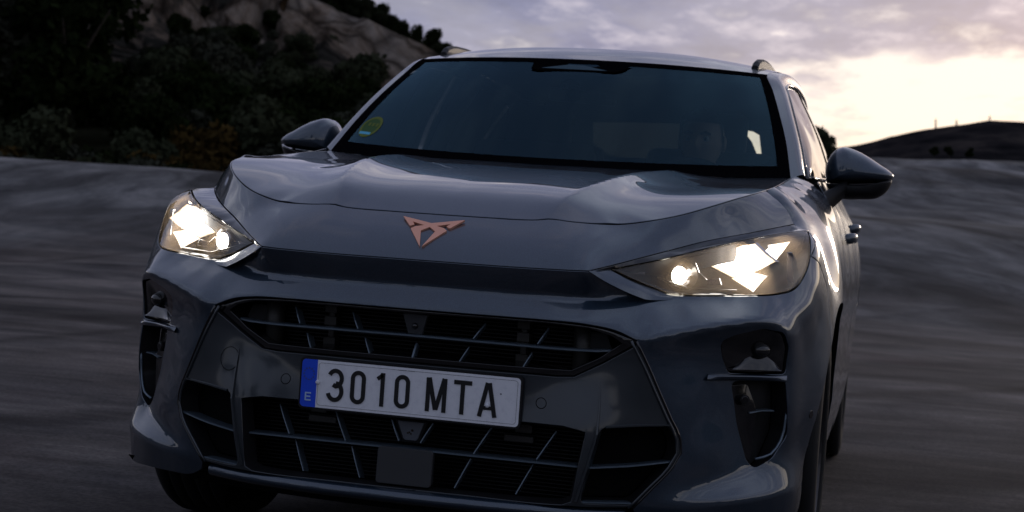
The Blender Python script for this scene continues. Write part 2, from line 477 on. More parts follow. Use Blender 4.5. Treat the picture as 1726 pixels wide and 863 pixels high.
def strap(name, pts, wid, thick, m, parent, wdir=(0, 1, 0), bev=.0015):
    """a blade following pts: wid metres deep along wdir, thick metres thick"""
    P = [Vector(p) for p in pts]; wd = Vector(wdir); bm = bmesh.new(); rings = []
    for i, p in enumerate(P):
        t = (P[min(i + 1, len(P) - 1)] - P[max(i - 1, 0)]).normalized()
        n = t.cross(wd).normalized(); wn = n.cross(t).normalized()
        if wn.dot(wd) < 0: wn = -wn
        h = thick / 2
        prof = [(0, -h * .5), (0, h * .5), (h, h), (wid, h), (wid, -h), (h, -h)]
        rings.append([bm.verts.new(p + wn * a + n * b_) for a, b_ in prof])
    k = 6
    for A, B in zip(rings[:-1], rings[1:]):
        for j in range(k): bm.faces.new((A[j], A[(j + 1) % k], B[(j + 1) % k], B[j]))
    bm.faces.new(rings[0][::-1]); bm.faces.new(rings[-1])
    bmesh.ops.recalc_face_normals(bm, faces=bm.faces)
    return bm_obj(name, bm, m, parent)
def prism(name, poly2, frame, depth, m, parent, bev=0, smooth=False, label=None):
    """poly2: (a,b) points; frame: origin, ax, bx, normal; extruded along -normal"""
    o, ax, bx, nn = [Vector(v) for v in frame]
    bm = bmesh.new()
    A = [bm.verts.new(o + ax * a + bx * b_) for a, b_ in poly2]
    B = [bm.verts.new(o + ax * a + bx * b_ - nn * depth) for a, b_ in poly2]
    n = len(A); bm.faces.new(A); bm.faces.new(B[::-1])
    for i in range(n): bm.faces.new((A[i], B[i], B[(i + 1) % n], A[(i + 1) % n]))
    bmesh.ops.recalc_face_normals(bm, faces=bm.faces)
    if bev: bmesh.ops.bevel(bm, geom=[e for e in bm.edges], offset=bev, segments=1, affect='EDGES')
    return bm_obj(name, bm, m, parent, smooth, label)

# ================================================================== THE CAR (metres; x to its left side, y rearward, z up)
car = thing('sport_utility_car', 'blue grey crossover with lit headlights, copper badge and plate 3010 MTA on the concrete track', 'car')
car.rotation_euler = (0, ROLL, 0)

S = [(0,.15,.904),(.13,.152,.9045),(.2,.155,.905),(.24,.159,.9075),(.262,.165,.911),(.32,.168,.9085),(.37,.182,.9075),(.42,.207,.9095),(.455,.226,.9155),(.494,.249,.925),(.548,.297,.941),(.601,.357,.963),(.662,.451,.992),(.70,.54,1.011),(.72,.631,1.024),(.727,.8,1.038),(.73,1.0,1.055),(.733,1.2,1.075),(.735,1.38,1.091)]
D1 = [(0,0,.797),(.1,.001,.797),(.2,.005,.797),(.3,.015,.798),(.36,.026,.799),(.392,.037,.80),(.442,.099,.818),(.492,.163,.837),(.550,.243,.859),(.608,.313,.881),(.659,.390,.897),(.702,.466,.910),(.753,.562,.927),(.797,.668,.942)]
D2 = [(.431,.09,.806),(.477,.137,.82),(.524,.18,.834),(.565,.213,.848),(.605,.245,.862),(.652,.286,.878),(.70,.345,.894),(.75,.425,.909),(.80,.52,.922),(.836,.597,.929)]
EE = [(.836,.597,.929),(.845,.542,.914),(.850,.498,.890),(.851,.475,.856),(.844,.440,.821),(.825,.39,.786),(.79,.335,.772),(.753,.291,.767),(.706,.265,.763),(.657,.239,.760),(.599,.195,.757),(.561,.175,.756),(.52,.150,.769),(.475,.115,.786),(.431,.09,.806)]
COMMON = []
for y, row in {
    .67: [(.725,1.0275),(.757,1.01),(.783,.98),(.793,.942)],
    .78: [(.727,1.037),(.765,1.02),(.802,.988),(.833,.948),(.857,.90),(.875,.85),(.893,.80)],
    .9: [(.729,1.046),(.772,1.03),(.813,.998),(.848,.96),(.877,.915),(.896,.87),(.912,.82),(.922,.77)],
    1.05: [(.731,1.06),(.777,1.046),(.822,1.016),(.857,.975),(.884,.925),(.902,.87),(.914,.81),(.920,.76),(.918,.68)],
    1.25: [(.734,1.08),(.782,1.065),(.827,1.032),(.863,.985),(.888,.925),(.903,.87),(.911,.81),(.914,.7),(.909,.6),(.905,.45),(.89,.3)],
    1.45: [(.74,1.10),(.79,1.082),(.833,1.047),(.867,.995),(.89,.925),(.903,.87),(.910,.81),(.912,.7),(.907,.6),(.905,.45),(.89,.3)]}.items():
    COMMON += [(x, y, z) for x, z in row]
NOSE = [(0,.070,.857),(.15,.074,.857),(.27,.082,.859),(.35,.094,.861),(.41,.122,.866),(.46,.168,.873),(.515,.222,.892),(.556,.272,.905),(.600,.343,.924),(.652,.430,.947)]
U = Surf([tuple(p) for p in cr(S[:16], .03)] + [(*p, .1) for p in cr(D1[:6], .03)] + [(*p, .1) for p in cr(D1[5:], .03)] + [(*p, 4) for p in NOSE + COMMON], 'sph', 3e-4)

G_ = [(0,.020,.736),(.12,.021,.736),(.24,.031,.736),(.33,.050,.737),(.40,.078,.739),(.46,.112,.743),(.52,.150,.750)]
T_ = [(0,-.008,.684),(.15,-.006,.684),(.3,.005,.684),(.4,.024,.681),(.47,.050,.668),(.505,.061,.651)]
K_ = [(.505,.061,.651),(.544,.063,.666),(.586,.092,.676),(.63,.122,.686),(.675,.154,.696),(.722,.190,.705),(.765,.222,.710),(.80,.268,.703),(.822,.30,.680)]
F_ = [(.505,.061,.651),(.536,.070,.598),(.563,.085,.54),(.59,.103,.482),(.612,.120,.435),(.615,.122,.405),(.60,.110,.372),(.561,.091,.324),(.522,.078,.277)]
LD = [(*p, .08) for p in cr(D1[:6], .03)] + [(*p, .08) for p in cr(D1[5:], .03)] + [(*p, .15) for p in cr(D2, .03)] + [(*p, .4) for p in cr(EE, .03)]
LD += list(map(tuple, cr(G_, .04))) + list(map(tuple, cr(T_, .04))) + list(map(tuple, cr(K_, .03))) + list(map(tuple, cr(F_, .03)))
LD += [(0,.007,.710),(.12,.008,.710),(.24,.019,.710),(.35,.040,.711),(.43,.066,.712),(.49,.093,.714),(.55,.125,.722),(.61,.153,.727),(.66,.193,.731),(.71,.228,.737),(.76,.256,.742),(.80,.30,.742),(.83,.345,.735),(.845,.385,.75)]
LD += [(0,.010,.767),(.12,.011,.767),(.24,.019,.767),(.33,.035,.769),(.39,.057,.771)]
LD += [(.56,.178,.80),(.62,.225,.82),(.68,.29,.84),(.74,.345,.84),(.79,.39,.85),(.81,.46,.89)]
# centre fascia
for z, row in {.62: [(0,.010),(.15,.014),(.3,.03),(.42,.052),(.48,.06)], .56: [(0,.018),(.2,.027),(.369,.045),(.435,.047),(.5,.062)], .5: [(0,.026),(.15,.027),(.299,.030),(.40,.032),(.46,.050),(.53,.075)],
               .45: [(0,.020),(.3,.024),(.414,.022),(.5,.056),(.56,.080)], .36: [(0,.0),(.3,.010),(.4,.020),(.5,.062),(.56,.085)], .28: [(0,0),(.3,.008),(.39,.022),(.46,.045)]}.items():
    LD += [(x, y, z, 3) for x, y in row]
# outer fascia, air vent area, arch lip
LD += [(.62,.140,.64),(.66,.172,.63),(.671,.182,.656),(.64,.155,.56),(.674,.192,.621),(.687,.207,.586),(.70,.222,.55),(.655,.165,.48),(.70,.215,.47),(.68,.180,.42),(.73,.250,.45),(.66,.155,.38),(.76,.285,.372),
       (.732,.253,.523),(.765,.296,.634),(.765,.290,.57),(.78,.290,.48),(.80,.310,.43),(.815,.289,.684),(.825,.322,.63),(.828,.33,.57),(.832,.332,.513),(.835,.34,.45),(.838,.36,.41),
       (.842,.37,.70),(.855,.41,.64),(.86,.41,.56),(.862,.41,.48),(.86,.42,.43),(.862,.42,.75),(.868,.46,.80),(.878,.49,.72),(.886,.49,.64),(.890,.48,.56),(.889,.47,.48),(.882,.47,.41),
       (.885,.55,.80),(.898,.56,.72),(.904,.55,.64),(.903,.51,.56),(.873,.49,.35),(.875,.55,.84),(.88,.62,.86),(.862,.58,.895),(.895,.66,.80),(.908,.66,.73),(.914,.78,.76)]
# lower ledge and corner lip
LD += list(map(tuple, cr([(.60,.112,.315),(.66,.158,.33),(.72,.216,.346),(.77,.268,.360),(.815,.317,.378),(.850,.392,.40)], .03)))
LD += list(map(tuple, cr([(.522,.078,.277),(.60,.108,.285),(.66,.143,.291),(.72,.185,.297),(.78,.243,.304),(.83,.308,.310),(.862,.375,.312),(.872,.45,.31)], .03)))
LD += [(.55,.10,.24),(.62,.130,.235),(.70,.185,.23),(.78,.263,.222),(.84,.345,.218),(.865,.45,.215),(0,.0,.25),(.2,.01,.25),(.4,.03,.25),(.5,.075,.25),(0,.01,.22),(.3,.02,.22),(.5,.09,.21)]
LO = Surf(LD + [(*p, 2) for p in COMMON], 'sph', 6e-4, creases=(
    (G_, 0, 2, .05, .003, 1, 0), (T_[:-1] + K_, 0, 5, .04, .005, 1, 0),
    ([(.60,.118,.315),(.66,.172,.33),(.72,.238,.346),(.77,.290,.360),(.815,.335,.378)], 0, 2, .04, .01, 0, 0),
    ([(.522,.078,.277),(.60,.108,.285),(.66,.143,.291),(.72,.185,.297),(.78,.243,.304),(.83,.308,.310),(.862,.375,.312)], 0, 3, .04, .003, 0, 1)))

HD = list(map(tuple, cr(S, .04)))
CREASE = [(.262,.165,.911),(.268,.20,.933),(.279,.237,.954),(.294,.29,.974),(.312,.37,.996),(.332,.47,1.016),(.35,.576,1.034),(.366,.70,1.050),(.384,.85,1.063),(.40,1.0,1.074),(.41,1.15,1.084)]
HD += list(map(tuple, cr(CREASE, .03)))
for y, row in {
    .2: [(0,.930),(.15,.931),(.33,.925),(.40,.918)],
    .25: [(0,.954),(.15,.955),(.36,.946),(.46,.930)],
    .32: [(0,.975),(.15,.976),(.38,.964),(.50,.950)],
    .45: [(0,1.001),(.15,1.003),(.40,.993),(.50,.988),(.58,.990)],
    .62: [(0,1.027),(.18,1.029),(.42,1.019),(.52,1.013),(.62,1.021)],
    .8: [(0,1.047),(.18,1.049),(.45,1.040),(.54,1.033),(.64,1.038)],
    1.0: [(0,1.064),(.18,1.066),(.48,1.056),(.56,1.050),(.66,1.054)],
    1.2: [(0,1.080),(.2,1.081),(.52,1.071),(.62,1.071)],
    1.4: [(0,1.09),(.4,1.09),(.7,1.092)]}.items():
    HD += [(x, y, z, 4) for x, z in row]
HO = Surf(HD, 'top', 1e-3, creases=((CREASE, 1, 5, .10, .004, 1, 1),))

# ---- hood
s_all = cr(S, .012)
hood_half = cat(s_all, ln([(.735,1.38,1.09),(.60,1.30,1.09),(.45,1.23,1.09),(.3,1.185,1.09),(.15,1.16,1.09),(0,1.15,1.09)]))
panel('hood', HO, sym(hood_half), (), [paint, void], car, .016, gap=.0022, rim=.02, rimmat=1)
# ---- nose panel
s_front = cr(S[:15], .012)
joint_top = ln([(.797,.668,.942),(.785,.660,.975),(.757,.645,1.006),(.72,.631,1.024)])
nose_half = cat(cr(D1[:6], .012), cr(D1[5:], .012), joint_top, s_front[::-1])
panel('nose_panel', U, sym(nose_half), (), [paint, void], car, .016, gap=.0018, rim=.012, rimmat=1)
# ---- lens outline
lens_poly = cat(cr(D2, .012), cr(EE, .012))[:-1]
LENS = Surf([(*p, .5) for p in cr(D2, .03)] + [(*p, .5) for p in cr(EE, .03)] + [(.56,.172,.80,3),(.62,.218,.82,3),(.68,.268,.835,3),(.74,.325,.84,3),(.79,.378,.85,3),(.815,.45,.89,3)], 'sph', 3e-4)
BROW = cat(cr(D1[5:], .012)[2:], ln([D1[-1], (.817,.637,.937), D2[-1]]), cr(D2, .012)[::-1], ln([D2[0], (.412,.062,.803)]))
# ---- vents
POD = rounded([(.671,.199,.656),(.70,.21,.672),(.76,.25,.690),(.815,.289,.684),(.826,.322,.65),(.826,.324,.588),(.76,.29,.585),(.687,.236,.586),(.674,.217,.621)], .012)
VENT = rounded([(.70,.240,.563),(.745,.27,.570),(.826,.324,.571),(.832,.332,.513),(.836,.345,.44),(.80,.315,.39),(.762,.286,.368),(.745,.27,.385),(.72,.25,.47)], .012)
# ---- bumper cover
def arc(a0, a1, r=.405, cy=.87, cz=.34, x=.9):
    n = max(2, int(abs(math.radians(a1 - a0)) * r / .015))
    return np.array([(x, cy - r * math.cos(math.radians(a0 + (a1 - a0) * i / n)), cz + r * math.sin(math.radians(a0 + (a1 - a0) * i / n))) for i in range(n + 1)])
def onside(A, S_=None):
    A = np.array(A, float); B = A.copy()
    for _ in range(8):
        Q = (S_ or LO).snap(B); B[:, 0] = B[:, 0] + (Q[:, 0] - B[:, 0]) ; k = Q; B[:, 1:] = A[:, 1:]
    return B
arch_f = onside(arc(46, 0))
joint_side = ln([(.797,.668,.942),(.82,.60,.92),(.845,.53,.885),(.853,.485,.866),(.878,.54,.845),(.897,.60,.79),(.905,.60,.70),tuple(arch_f[0])])
bottom = cr([tuple(arch_f[-1]),(.872,.462,.30),(.868,.452,.262),(.860,.41,.232),(.845,.36,.219),(.80,.29,.218),(.72,.205,.226),(.63,.14,.232),(.555,.10,.238),(.525,.085,.255)], .014)
cover_half = cat(cr(D1[:6], .012), cr(D1[5:], .012), joint_side, arch_f, bottom, cr([(.525,.085,.255),(.522,.078,.277)], .014), cr(F_[::-1], .012), cr(T_[::-1], .012))
bumper = panel('front_bumper', LO, sym(cover_half), [lens_poly, mir(lens_poly), POD, mir(POD), VENT, mir(VENT)], [paint, black], car, .0125, gap=.0012, rim=.03, holerim=.05, rimmat=1)
for P_ in (BROW[:-1], mir(BROW)[:-1]):
    panel('headlight_brow', LO, P_, (), [gloss], car, .014, gap=.0, rim=.004, off=.0012)
SILL_O = [(.392,.037,.7995),(0.4351,0.0620,0.7751),(0.4947,0.1050,0.7493),(0.5333,0.1400,0.7433),(.648,.232,.7562)]
SILL_I = [(.396,.042,.8005),(.431,.086,.803),(.475,.111,.783),(.545,.165,.757),(.657,.234,.757)]
for sg in (1, -1):
    f_ = np.array([sg, 1, 1]); loft('lamp_sill', [np.array(SILL_O) * f_, (np.array(SILL_O) * .5 + np.array(SILL_I) * .5 + [0, -.001, .0015]) * f_, np.array(SILL_I) * f_], paint, car, 4, 6)
# ---- fender
arch_r = np.vstack([onside(arc(188, 46))[:-1], arch_f[:1]])
fender_r = cat(cr(S[14:], .014), ln([(.735,1.38,1.091),(.79,1.42,1.08),(.833,1.42,1.045),(.867,1.42,.993),(.89,1.42,.925),(.905,1.42,.85),(.911,1.42,.7),(.905,1.42,.5),(.89,1.40,.30),tuple(arch_r[0])]), arch_r,
               joint_side[::-1], joint_top)
for sgn, P in ((1, fender_r), (-1, mir(fender_r))):
    panel('front_fender', LO, P[:-1] if np.linalg.norm(P[0] - P[-1]) < 1e-4 else P, [lens_poly if sgn > 0 else mir(lens_poly)], [paint, void], car, .02, gap=.0012, rim=.02, rimmat=1)

# ---- centre insert of the bumper
gt = [(.505,.061,.651),(.491,.084,.639),(.43,.068,.598),(.369,.053,.563),(.33,.045,.560),(.2,.03,.560),(0,.028,.560)]
ins_half = cat(ln([(0,0,.272),(.39,.022,.272),(.522,.078,.275)]), cr(F_[::-1], .012), ln(gt))
LOWOPEN = sym(ln([(0,0,.449),(.36,.02,.449),(.411,.021,.440),(.398,.02,.36),(.388,.022,.286),(.37,.02,.279),(0,0,.279)]))
SIDE = rounded([(.442,.042,.452),(.52,.06,.462),(.588,.09,.466),(.609,.116,.425),(.604,.112,.392),(.515,.082,.287),(.412,.025,.284),(.424,.03,.36)], .014)
insert = panel('bumper_insert', LO, sym(ins_half), [LOWOPEN, SIDE, mir(SIDE)], [darkpaint, black], car, .0125, gap=.002, rim=.03, holerim=.05, rimmat=1, label='dark grey centre insert of the front bumper')
# upper grille frame: black ledge in the opening
up = sym(cat(cr(T_, .012), ln(gt)))
panel('grille_frame', LO, up, [sym(ln([(0,0,.672),(.3,.02,.672),(.40,.035,.668),(.45,.05,.655),(.472,.06,.640),(.42,.065,.605),(.362,.05,.574),(.2,.03,.571),(0,.03,.571)]))], gloss, car, .02, gap=0, rim=.03, off=-.012, holerim=.07)

# molding line round the insert
for sg in (1, -1):
    bm = bmesh.new(); Q = LO.snap(cr(F_, .02)); nn = LO.nrm(LO.to_uv(Q)); Q = (Q - nn * .0005) * [sg, 1, 1]
    tube(bm, Q, .0032, 6); bm_obj('trim_strip', bm, gloss, car, True)
    bm = bmesh.new(); Q = cr(F_, .02) - np.array([.013, 0, 0]); Q = LO.snap(Q); nn = LO.nrm(LO.to_uv(Q)); Q = (Q + nn * .001) * [sg, 1, 1]
    tube(bm, Q, .0035, 6); bm_obj('trim_strip', bm, darkpaint, car, True)

# cavities behind the openings
def cavity(name, x0, x1, z0, z1, y0, dy, cave=.25):
    rows = []
    for z in (z0, (z0 + z1) / 2, z1):
        rows.append([(x, y0 + dy + cave * (x / .6) ** 2 * .35, z) for x in np.linspace(x0, x1, 9)])
    return loft(name, rows, void, car, 2, 2)
cavity('radiator_backing', -.62, .62, .2, .72, .0, .15)
bm = bmesh.new()
for i in range(46):
    z = .275 + i * .0088
    box(bm, (0, .145, z), (.84, .004, .0022))
o = bm_obj('radiator_fin', bm, mat('radiator_metal', (.02, .02, .021), .5, .5), car); o['kind'] = 'stuff'
# chassis parts glimpsed behind the grille
for sg in (1, -1):
    bm = bmesh.new()
    for dz in (.54, .585, .635, .665): box(bm, (sg * .235, .125, dz), (.03, .03, .022))
    box(bm, (sg * .235, .13, .60), (.014, .02, .15))
    bm_obj('latch_bracket', bm, mat('bracket_metal', (.05, .048, .045), .5, .4) if 'bracket_metal' not in MATS else MATS['bracket_metal'], car, bevel=.002)
    bm = bmesh.new(); tube(bm, [(sg * .375, .115, .55), (sg * .375, .115, .69)], .022, 14); bm_obj('crash_strut', bm, MATS['bracket_metal'], car, True)
    bm = bmesh.new(); box(bm, (sg * .24, .125, .40), (.07, .02, .015)); box(bm, (sg * .25, .125, .425), (.04, .02, .02)); bm_obj('lower_bracket', bm, MATS['bracket_metal'], car, bevel=.002)
    prism('grille_end_panel', [(0, 0), (-.055, .0), (-.055, -.06), (-.045, -.075), (.02, -.05)], ((sg * .43, .105, .66), (sg, 0, 0), (0, 0, 1), (0, -1, 0)), .01, black, car)
    prism('grille_end_panel', [(0, 0), (-.075, .0), (-.085, -.065), (-.065, -.075)], ((sg * .44, .105, .622), (sg, 0, 0), (0, 0, 1), (0, -1, 0)), .01, black, car)

# ---- upper grille blade and fins
bl = cr([(-.462,.082,.626),(-.42,.055,.622),(-.379,.040,.6215),(-.2,.022,.6225),(0,.017,.6235),(.2,.022,.6225),(.379,.040,.6215),(.42,.055,.622),(.462,.082,.626)], .03)
strap('grille_blade', bl, .05, .006, blade, car)
for sg in (1, -1):
    for a, b_ in (((.305,.060,.665),(.285,.042,.628)),((.160,.050,.664),(.138,.030,.628)),((.271,.056,.606),(.252,.042,.567)),((.125,.048,.607),(.105,.034,.567))):
        strap('grille_fin', [(sg * a[0], a[1], a[2]), (sg * (a[0] + b_[0]) / 2, (a[1] + b_[1]) / 2 - .002, (a[2] + b_[2]) / 2), (sg * b_[0], b_[1], b_[2])], .03, .0042, blade, car)
strap('grille_fin', [(.001, .045, .606), (-.001, .036, .588), (-.003, .030, .570)], .02, .0075, blade, car)
# sensor trapezoids
fr = ((0, .026, .648), (1, 0, 0), (0, -.19, .98), (0, -.98, -.19))
tz = prism('camera_bracket', [(-.030, .026), (.030, .026), (.017, -.022), (-.017, -.022)], fr, .012, mat('bracket_plastic', (.035, .038, .042), .5), car, .0015)
bm = bmesh.new(); bmesh.ops.create_uvsphere(bm, u_segments=14, v_segments=8, radius=.0075, matrix=Matrix.Translation((0, .027, .646))); bm_obj('camera_lens', bm, gloss, tz, True)
prism('bracket_edge', [(-.0165, .002), (.0165, .002), (.0165, 0), (-.0165, 0)], ((0, .021, .6245), (1, 0, 0), (0, 0, 1), (0, -1, 0)), .004, blade, tz)
fr = ((0, .052, .400), (1, 0, 0), (0, -.15, .988), (0, -.988, -.15))
t2 = prism('sensor_bracket', [(-.040, .028), (.040, .028), (.021, -.026), (-.021, -.026)], fr, .012, black, car, .002)
prism('sensor_plate', [(-.032, .024), (.032, .024), (.017, -.017), (.013, -.020), (-.013, -.020), (-.017, -.017)], ((0, .0485, .400), (1, 0, 0), (0, -.15, .988), (0, -.988, -.15)), .006, mat('grey_plastic', (.11, .12, .14), .45), t2, .001)
bm = bmesh.new()
for dx, dz, r in ((.004, .004, .0035), (-.003, -.001, .0025), (.001, -.004, .002), (-.007, -.003, .0022)):
    bmesh.ops.create_icosphere(bm, subdivisions=1, radius=r, matrix=Matrix.Translation((dx, .0478, .400 + dz)) @ Matrix.Diagonal((1, .4, 1, 1)))
bm_obj('mud_spot', bm, mat('dried_mud', (.03, .02, .012), .9), t2)
# ---- lower grille
lb = [(-.40,.046,.360),(-.2,.030,.362),(0,.026,.363),(.2,.030,.362),(.40,.046,.360)]
strap('lower_blade', cr(lb, .03), .05, .0055, blade, car)
for sg in (1, -1):
    for a, b_ in (((.335,.078,.431),(.298,.055,.366)),((.188,.060,.428),(.154,.042,.366)),((.050,.056,.424),(.026,.044,.378)),((.288,.073,.352),(.256,.053,.283)),((.144,.061,.352),(.114,.044,.283))):
        strap('lower_fin', [(sg * a[0], a[1], a[2]), (sg * (a[0] + b_[0]) / 2, (a[1] + b_[1]) / 2 - .002, (a[2] + b_[2]) / 2), (sg * b_[0], b_[1], b_[2])], .03, .0042, blade, car)
# radar square
def rrect(w_, h, r, n=5):
    out = []
    for cx, cy, a0 in ((w_ - r, h - r, 0), (-w_ + r, h - r, 90), (-w_ + r, -h + r, 180), (w_ - r, -h + r, 270)):
        for k in range(n + 1):
            a = math.radians(a0 + 90 * k / n); out.append((cx + r * math.cos(a), cy + r * math.sin(a)))
    return out
prism('radar_cover', rrect(.066, .0425, .008), ((0, .015, .3235), (1, 0, 0), (0, .05, .9987), (0, -.9987, .05)), .02, mat('radar_grey', (.028, .030, .033), .45, 0, .3), car, .0018)
# ---- side intakes: pocket, blade, ridge
for sg in (1, -1):
    Pk = SIDE if sg > 0 else mir(SIDE)
    panel('intake_pocket', LO, Pk, (), void, car, .03, gap=0, rim=.0, off=-.05)
    q = LO.snap([(.604,.11,.384),(.50,.07,.372),(.424,.03,.363)]) * [sg, 1, 1]
    strap('intake_blade', cr(q + [0, .004, 0], .03), .045, .005, blade, car)
    q = LO.snap([(.585,.11,.468),(.52,.07,.464),(.455,.04,.456)]) * [sg, 1, 1]
    q = q + [0, -.004, 0]
    strap('intake_brow', cr(q, .03), .02, .007, darkpaint, car)
    q = LO.snap([(.515,.08,.288),(.46,.05,.286),(.412,.03,.285)]) * [sg, 1, 1]
    strap('intake_sill', cr(q, .03), .03, .004, blade, car)
    # vertical ridge at the inner edge of the intake
    q = LO.snap([(.436,.044,.556),(.437,.04,.50),(.433,.04,.44),(.417,.03,.36),(.402,.02,.285)]) * [sg, 1, 1]
    ws_ = [.001, .004, .006, .007, .008]; bm = bmesh.new(); rings = []
    for p, wd in zip(q, ws_):
        rings.append([bm.verts.new((p[0] - sg * wd, p[1] + .006, p[2])), bm.verts.new((p[0] - sg * wd * .2, p[1] - wd * 1.1, p[2])), bm.verts.new((p[0] + sg * wd * .5, p[1] - wd * .9, p[2])), bm.verts.new((p[0] + sg * wd, p[1] + .02, p[2]))])
    for A, B in zip(rings[:-1], rings[1:]):
        for j in range(3): bm.faces.new((A[j], A[j + 1], B[j + 1], B[j]))
    bmesh.ops.recalc_face_normals(bm, faces=bm.faces)
    bm_obj('intake_ridge', bm, darkpaint, car)
    # air curtain: upper pod with fog lamp
    Pp = POD if sg > 0 else mir(POD); Pv = VENT if sg > 0 else mir(VENT)
    pod = panel('vent_pod', LO, Pp, (), [gloss], car, .012, gap=.003, rim=.02, off=-.006)
    def lump(name, c, r, m, par, rz=0):
        bm = bmesh.new(); bmesh.ops.create_uvsphere(bm, u_segments=18, v_segments=12, radius=1, matrix=Matrix.Translation((sg * c[0], c[1], c[2])) @ Matrix.Rotation(sg * rz, 4, 'Z') @ Matrix.Diagonal((*r, 1)))
        return bm_obj(name, bm, m, par, True)
    lump('fog_lamp', (.765, .292, .640), (.026, .020, .019), gloss, pod, .9)
    bm = bmesh.new()
    # scoop under the lamp
    q = LO.snap([(.715,.24,.605),(.745,.26,.628),(.785,.3,.628),(.81,.31,.600)]) * [sg, 1, 1]
    q2 = LO.snap([(.70,.24,.594),(.74,.27,.594),(.79,.3,.594),(.815,.32,.594)]) * [sg, 1, 1]
    loft('vent_scoop', [q + [0, .012, 0], (q + q2) / 2 + [0, .002, 0], q2 + [0, -.006, 0]], gloss, pod, 4, 4); bm.free()
    # lower vent body
    vb = panel('vent_duct', LO, Pv, [], [black], car, .02, gap=.001, rim=.012, off=-.05)
    inner = LO.snap([(.712,.25,.50),(.76,.27,.505),(.80,.3,.48),(.79,.3,.43)])
    panel('sensor_panel', LO, (rounded([(.705,.24,.558),(.752,.27,.562),(.765,.29,.50),(.762,.29,.44),(.765,.28,.378),(.75,.27,.39),(.724,.25,.47)], .008) if sg > 0 else mir(rounded([(.705,.24,.558),(.752,.27,.562),(.765,.29,.50),(.762,.29,.44),(.765,.28,.378),(.75,.27,.39),(.724,.25,.47)], .008))), [], [gloss], vb, .02, gap=.001, rim=.012, off=-.012)
    c = LO.snap([(.738,.253,.523)])[0]
    for rr, dd, mm in ((.0125, .0, black), (.0095, -.002, gloss)):
        bm = bmesh.new(); mt = Matrix.Translation((sg * c[0], c[1] + .008 + dd, c[2])) @ Matrix.Rotation(sg * .6, 4, 'Z') @ Matrix.Rotation(math.pi / 2, 4, 'X')
        bmesh.ops.create_cone(bm, cap_ends=True, segments=20, radius1=rr, radius2=rr, depth=.014, matrix=mt); bm_obj('side_sensor', bm, mm, vb, bevel=.001)
    # shelf between pod and duct
    q = LO.snap([(.655,.18,.577),(.69,.22,.577),(.75,.27,.577),(.80,.31,.577),(.828,.33,.577)]) * [sg, 1, 1]
    loft('vent_shelf', [q + np.array([0, .004, .007]), q + np.array([0, -.024, .004]) * np.array([[1, .1, 1], [1, 1, 1], [1, 1, 1], [1, .7, 1], [1, .1, 1]]), q + np.array([0, -.010, -.008]), q + np.array([0, .03, -.009])], paint, car, 5, 4, flip=sg < 0)
    q = LO.snap([(.748,.27,.493),(.775,.29,.499),(.80,.31,.499)]) * [sg, 1, 1]
    strap('vent_vane', [tuple(p) for p in q + [0, .008, 0]], .03, .004, blade, vb)
    q = LO.snap([(.770,.28,.385),(.80,.31,.397),(.822,.33,.43),(.828,.335,.50)]) * [sg, 1, 1]
    bm = bmesh.new(); tube(bm, cr(q + [0, .010, 0], .02), .0035, 6); bm_obj('duct_edge', bm, blade, vb, True)
for sg in (1, -1):      # small sensors low on the bumper sides
    c = onside([(.89, .455, .485)])[0]; n = LO.nrm(LO.to_uv([c]))[0]
    bm = bmesh.new(); bmesh.ops.create_cone(bm, cap_ends=True, segments=20, radius1=.010, radius2=.010, depth=.005, matrix=Matrix.Translation((sg * (c[0] - n[0] * .0012), c[1] - n[1] * .0012, c[2])) @ Vector((sg * n[0], n[1], n[2])).to_track_quat('Z', 'Y').to_matrix().to_4x4())
    bm_obj('parking_sensor', bm, gloss, car, bevel=.001)
# round towing-eye cover on the viewer's left only
def flush_disc(name, x, z, r):
    """round cover flush with the insert: a thin black ring and a disc that follows the surface"""
    c = LO.snap([(abs(x), .05, z)])[0]; P_ = np.array([(c[0] + r * math.cos(t), c[1], c[2] + r * math.sin(t)) for t in np.linspace(0, 2 * math.pi, 33)[:-1]])
    P_ = LO.snap(P_) * [math.copysign(1, x), 1, 1]
    if x < 0: P_ = P_[::-1]
    bm = bmesh.new(); tube(bm, np.vstack([P_, P_[:1]]), .0009, 5); rg = bm_obj('cover_joint', bm, void, None, True)
    d = panel(name, LO, P_, (), [darkpaint], car, .012, gap=0, rim=.001, off=.0004); rg.parent = d
flush_disc('towing_eye_cover', -.458, .530, .0275)
flush_disc('parking_sensor', .299, .498, .0118); flush_disc('parking_sensor', -.299, .498, .0118)

# ---- front lip / splitter
rows = []
for dy, z in ((.012, .276), (-.006, .272), (-.016, .262), (-.012, .248), (.02, .238), (.10, .235)):
    rows.append([(x, dy + .0 + .09 * (abs(x) / .5) ** 3, z + (.0 if abs(x) < .45 else .0)) for x in (-.505, -.40, -.25, -.1, .1, .25, .40, .505)])
loft('front_lip', rows, paint, car, 6, 4, flip=True)
rows = [[(x, .10 + .10 * (abs(x) / .6) ** 2, .237) for x in (-.82, -.5, 0, .5, .82)], [(x, .7, .20) for x in (-.82, -.5, 0, .5, .82)], [(x, 3.9, .20) for x in (-.8, -.5, 0, .5, .8)]]
loft('underbody', rows, void, car, 2, 2, flip=True)

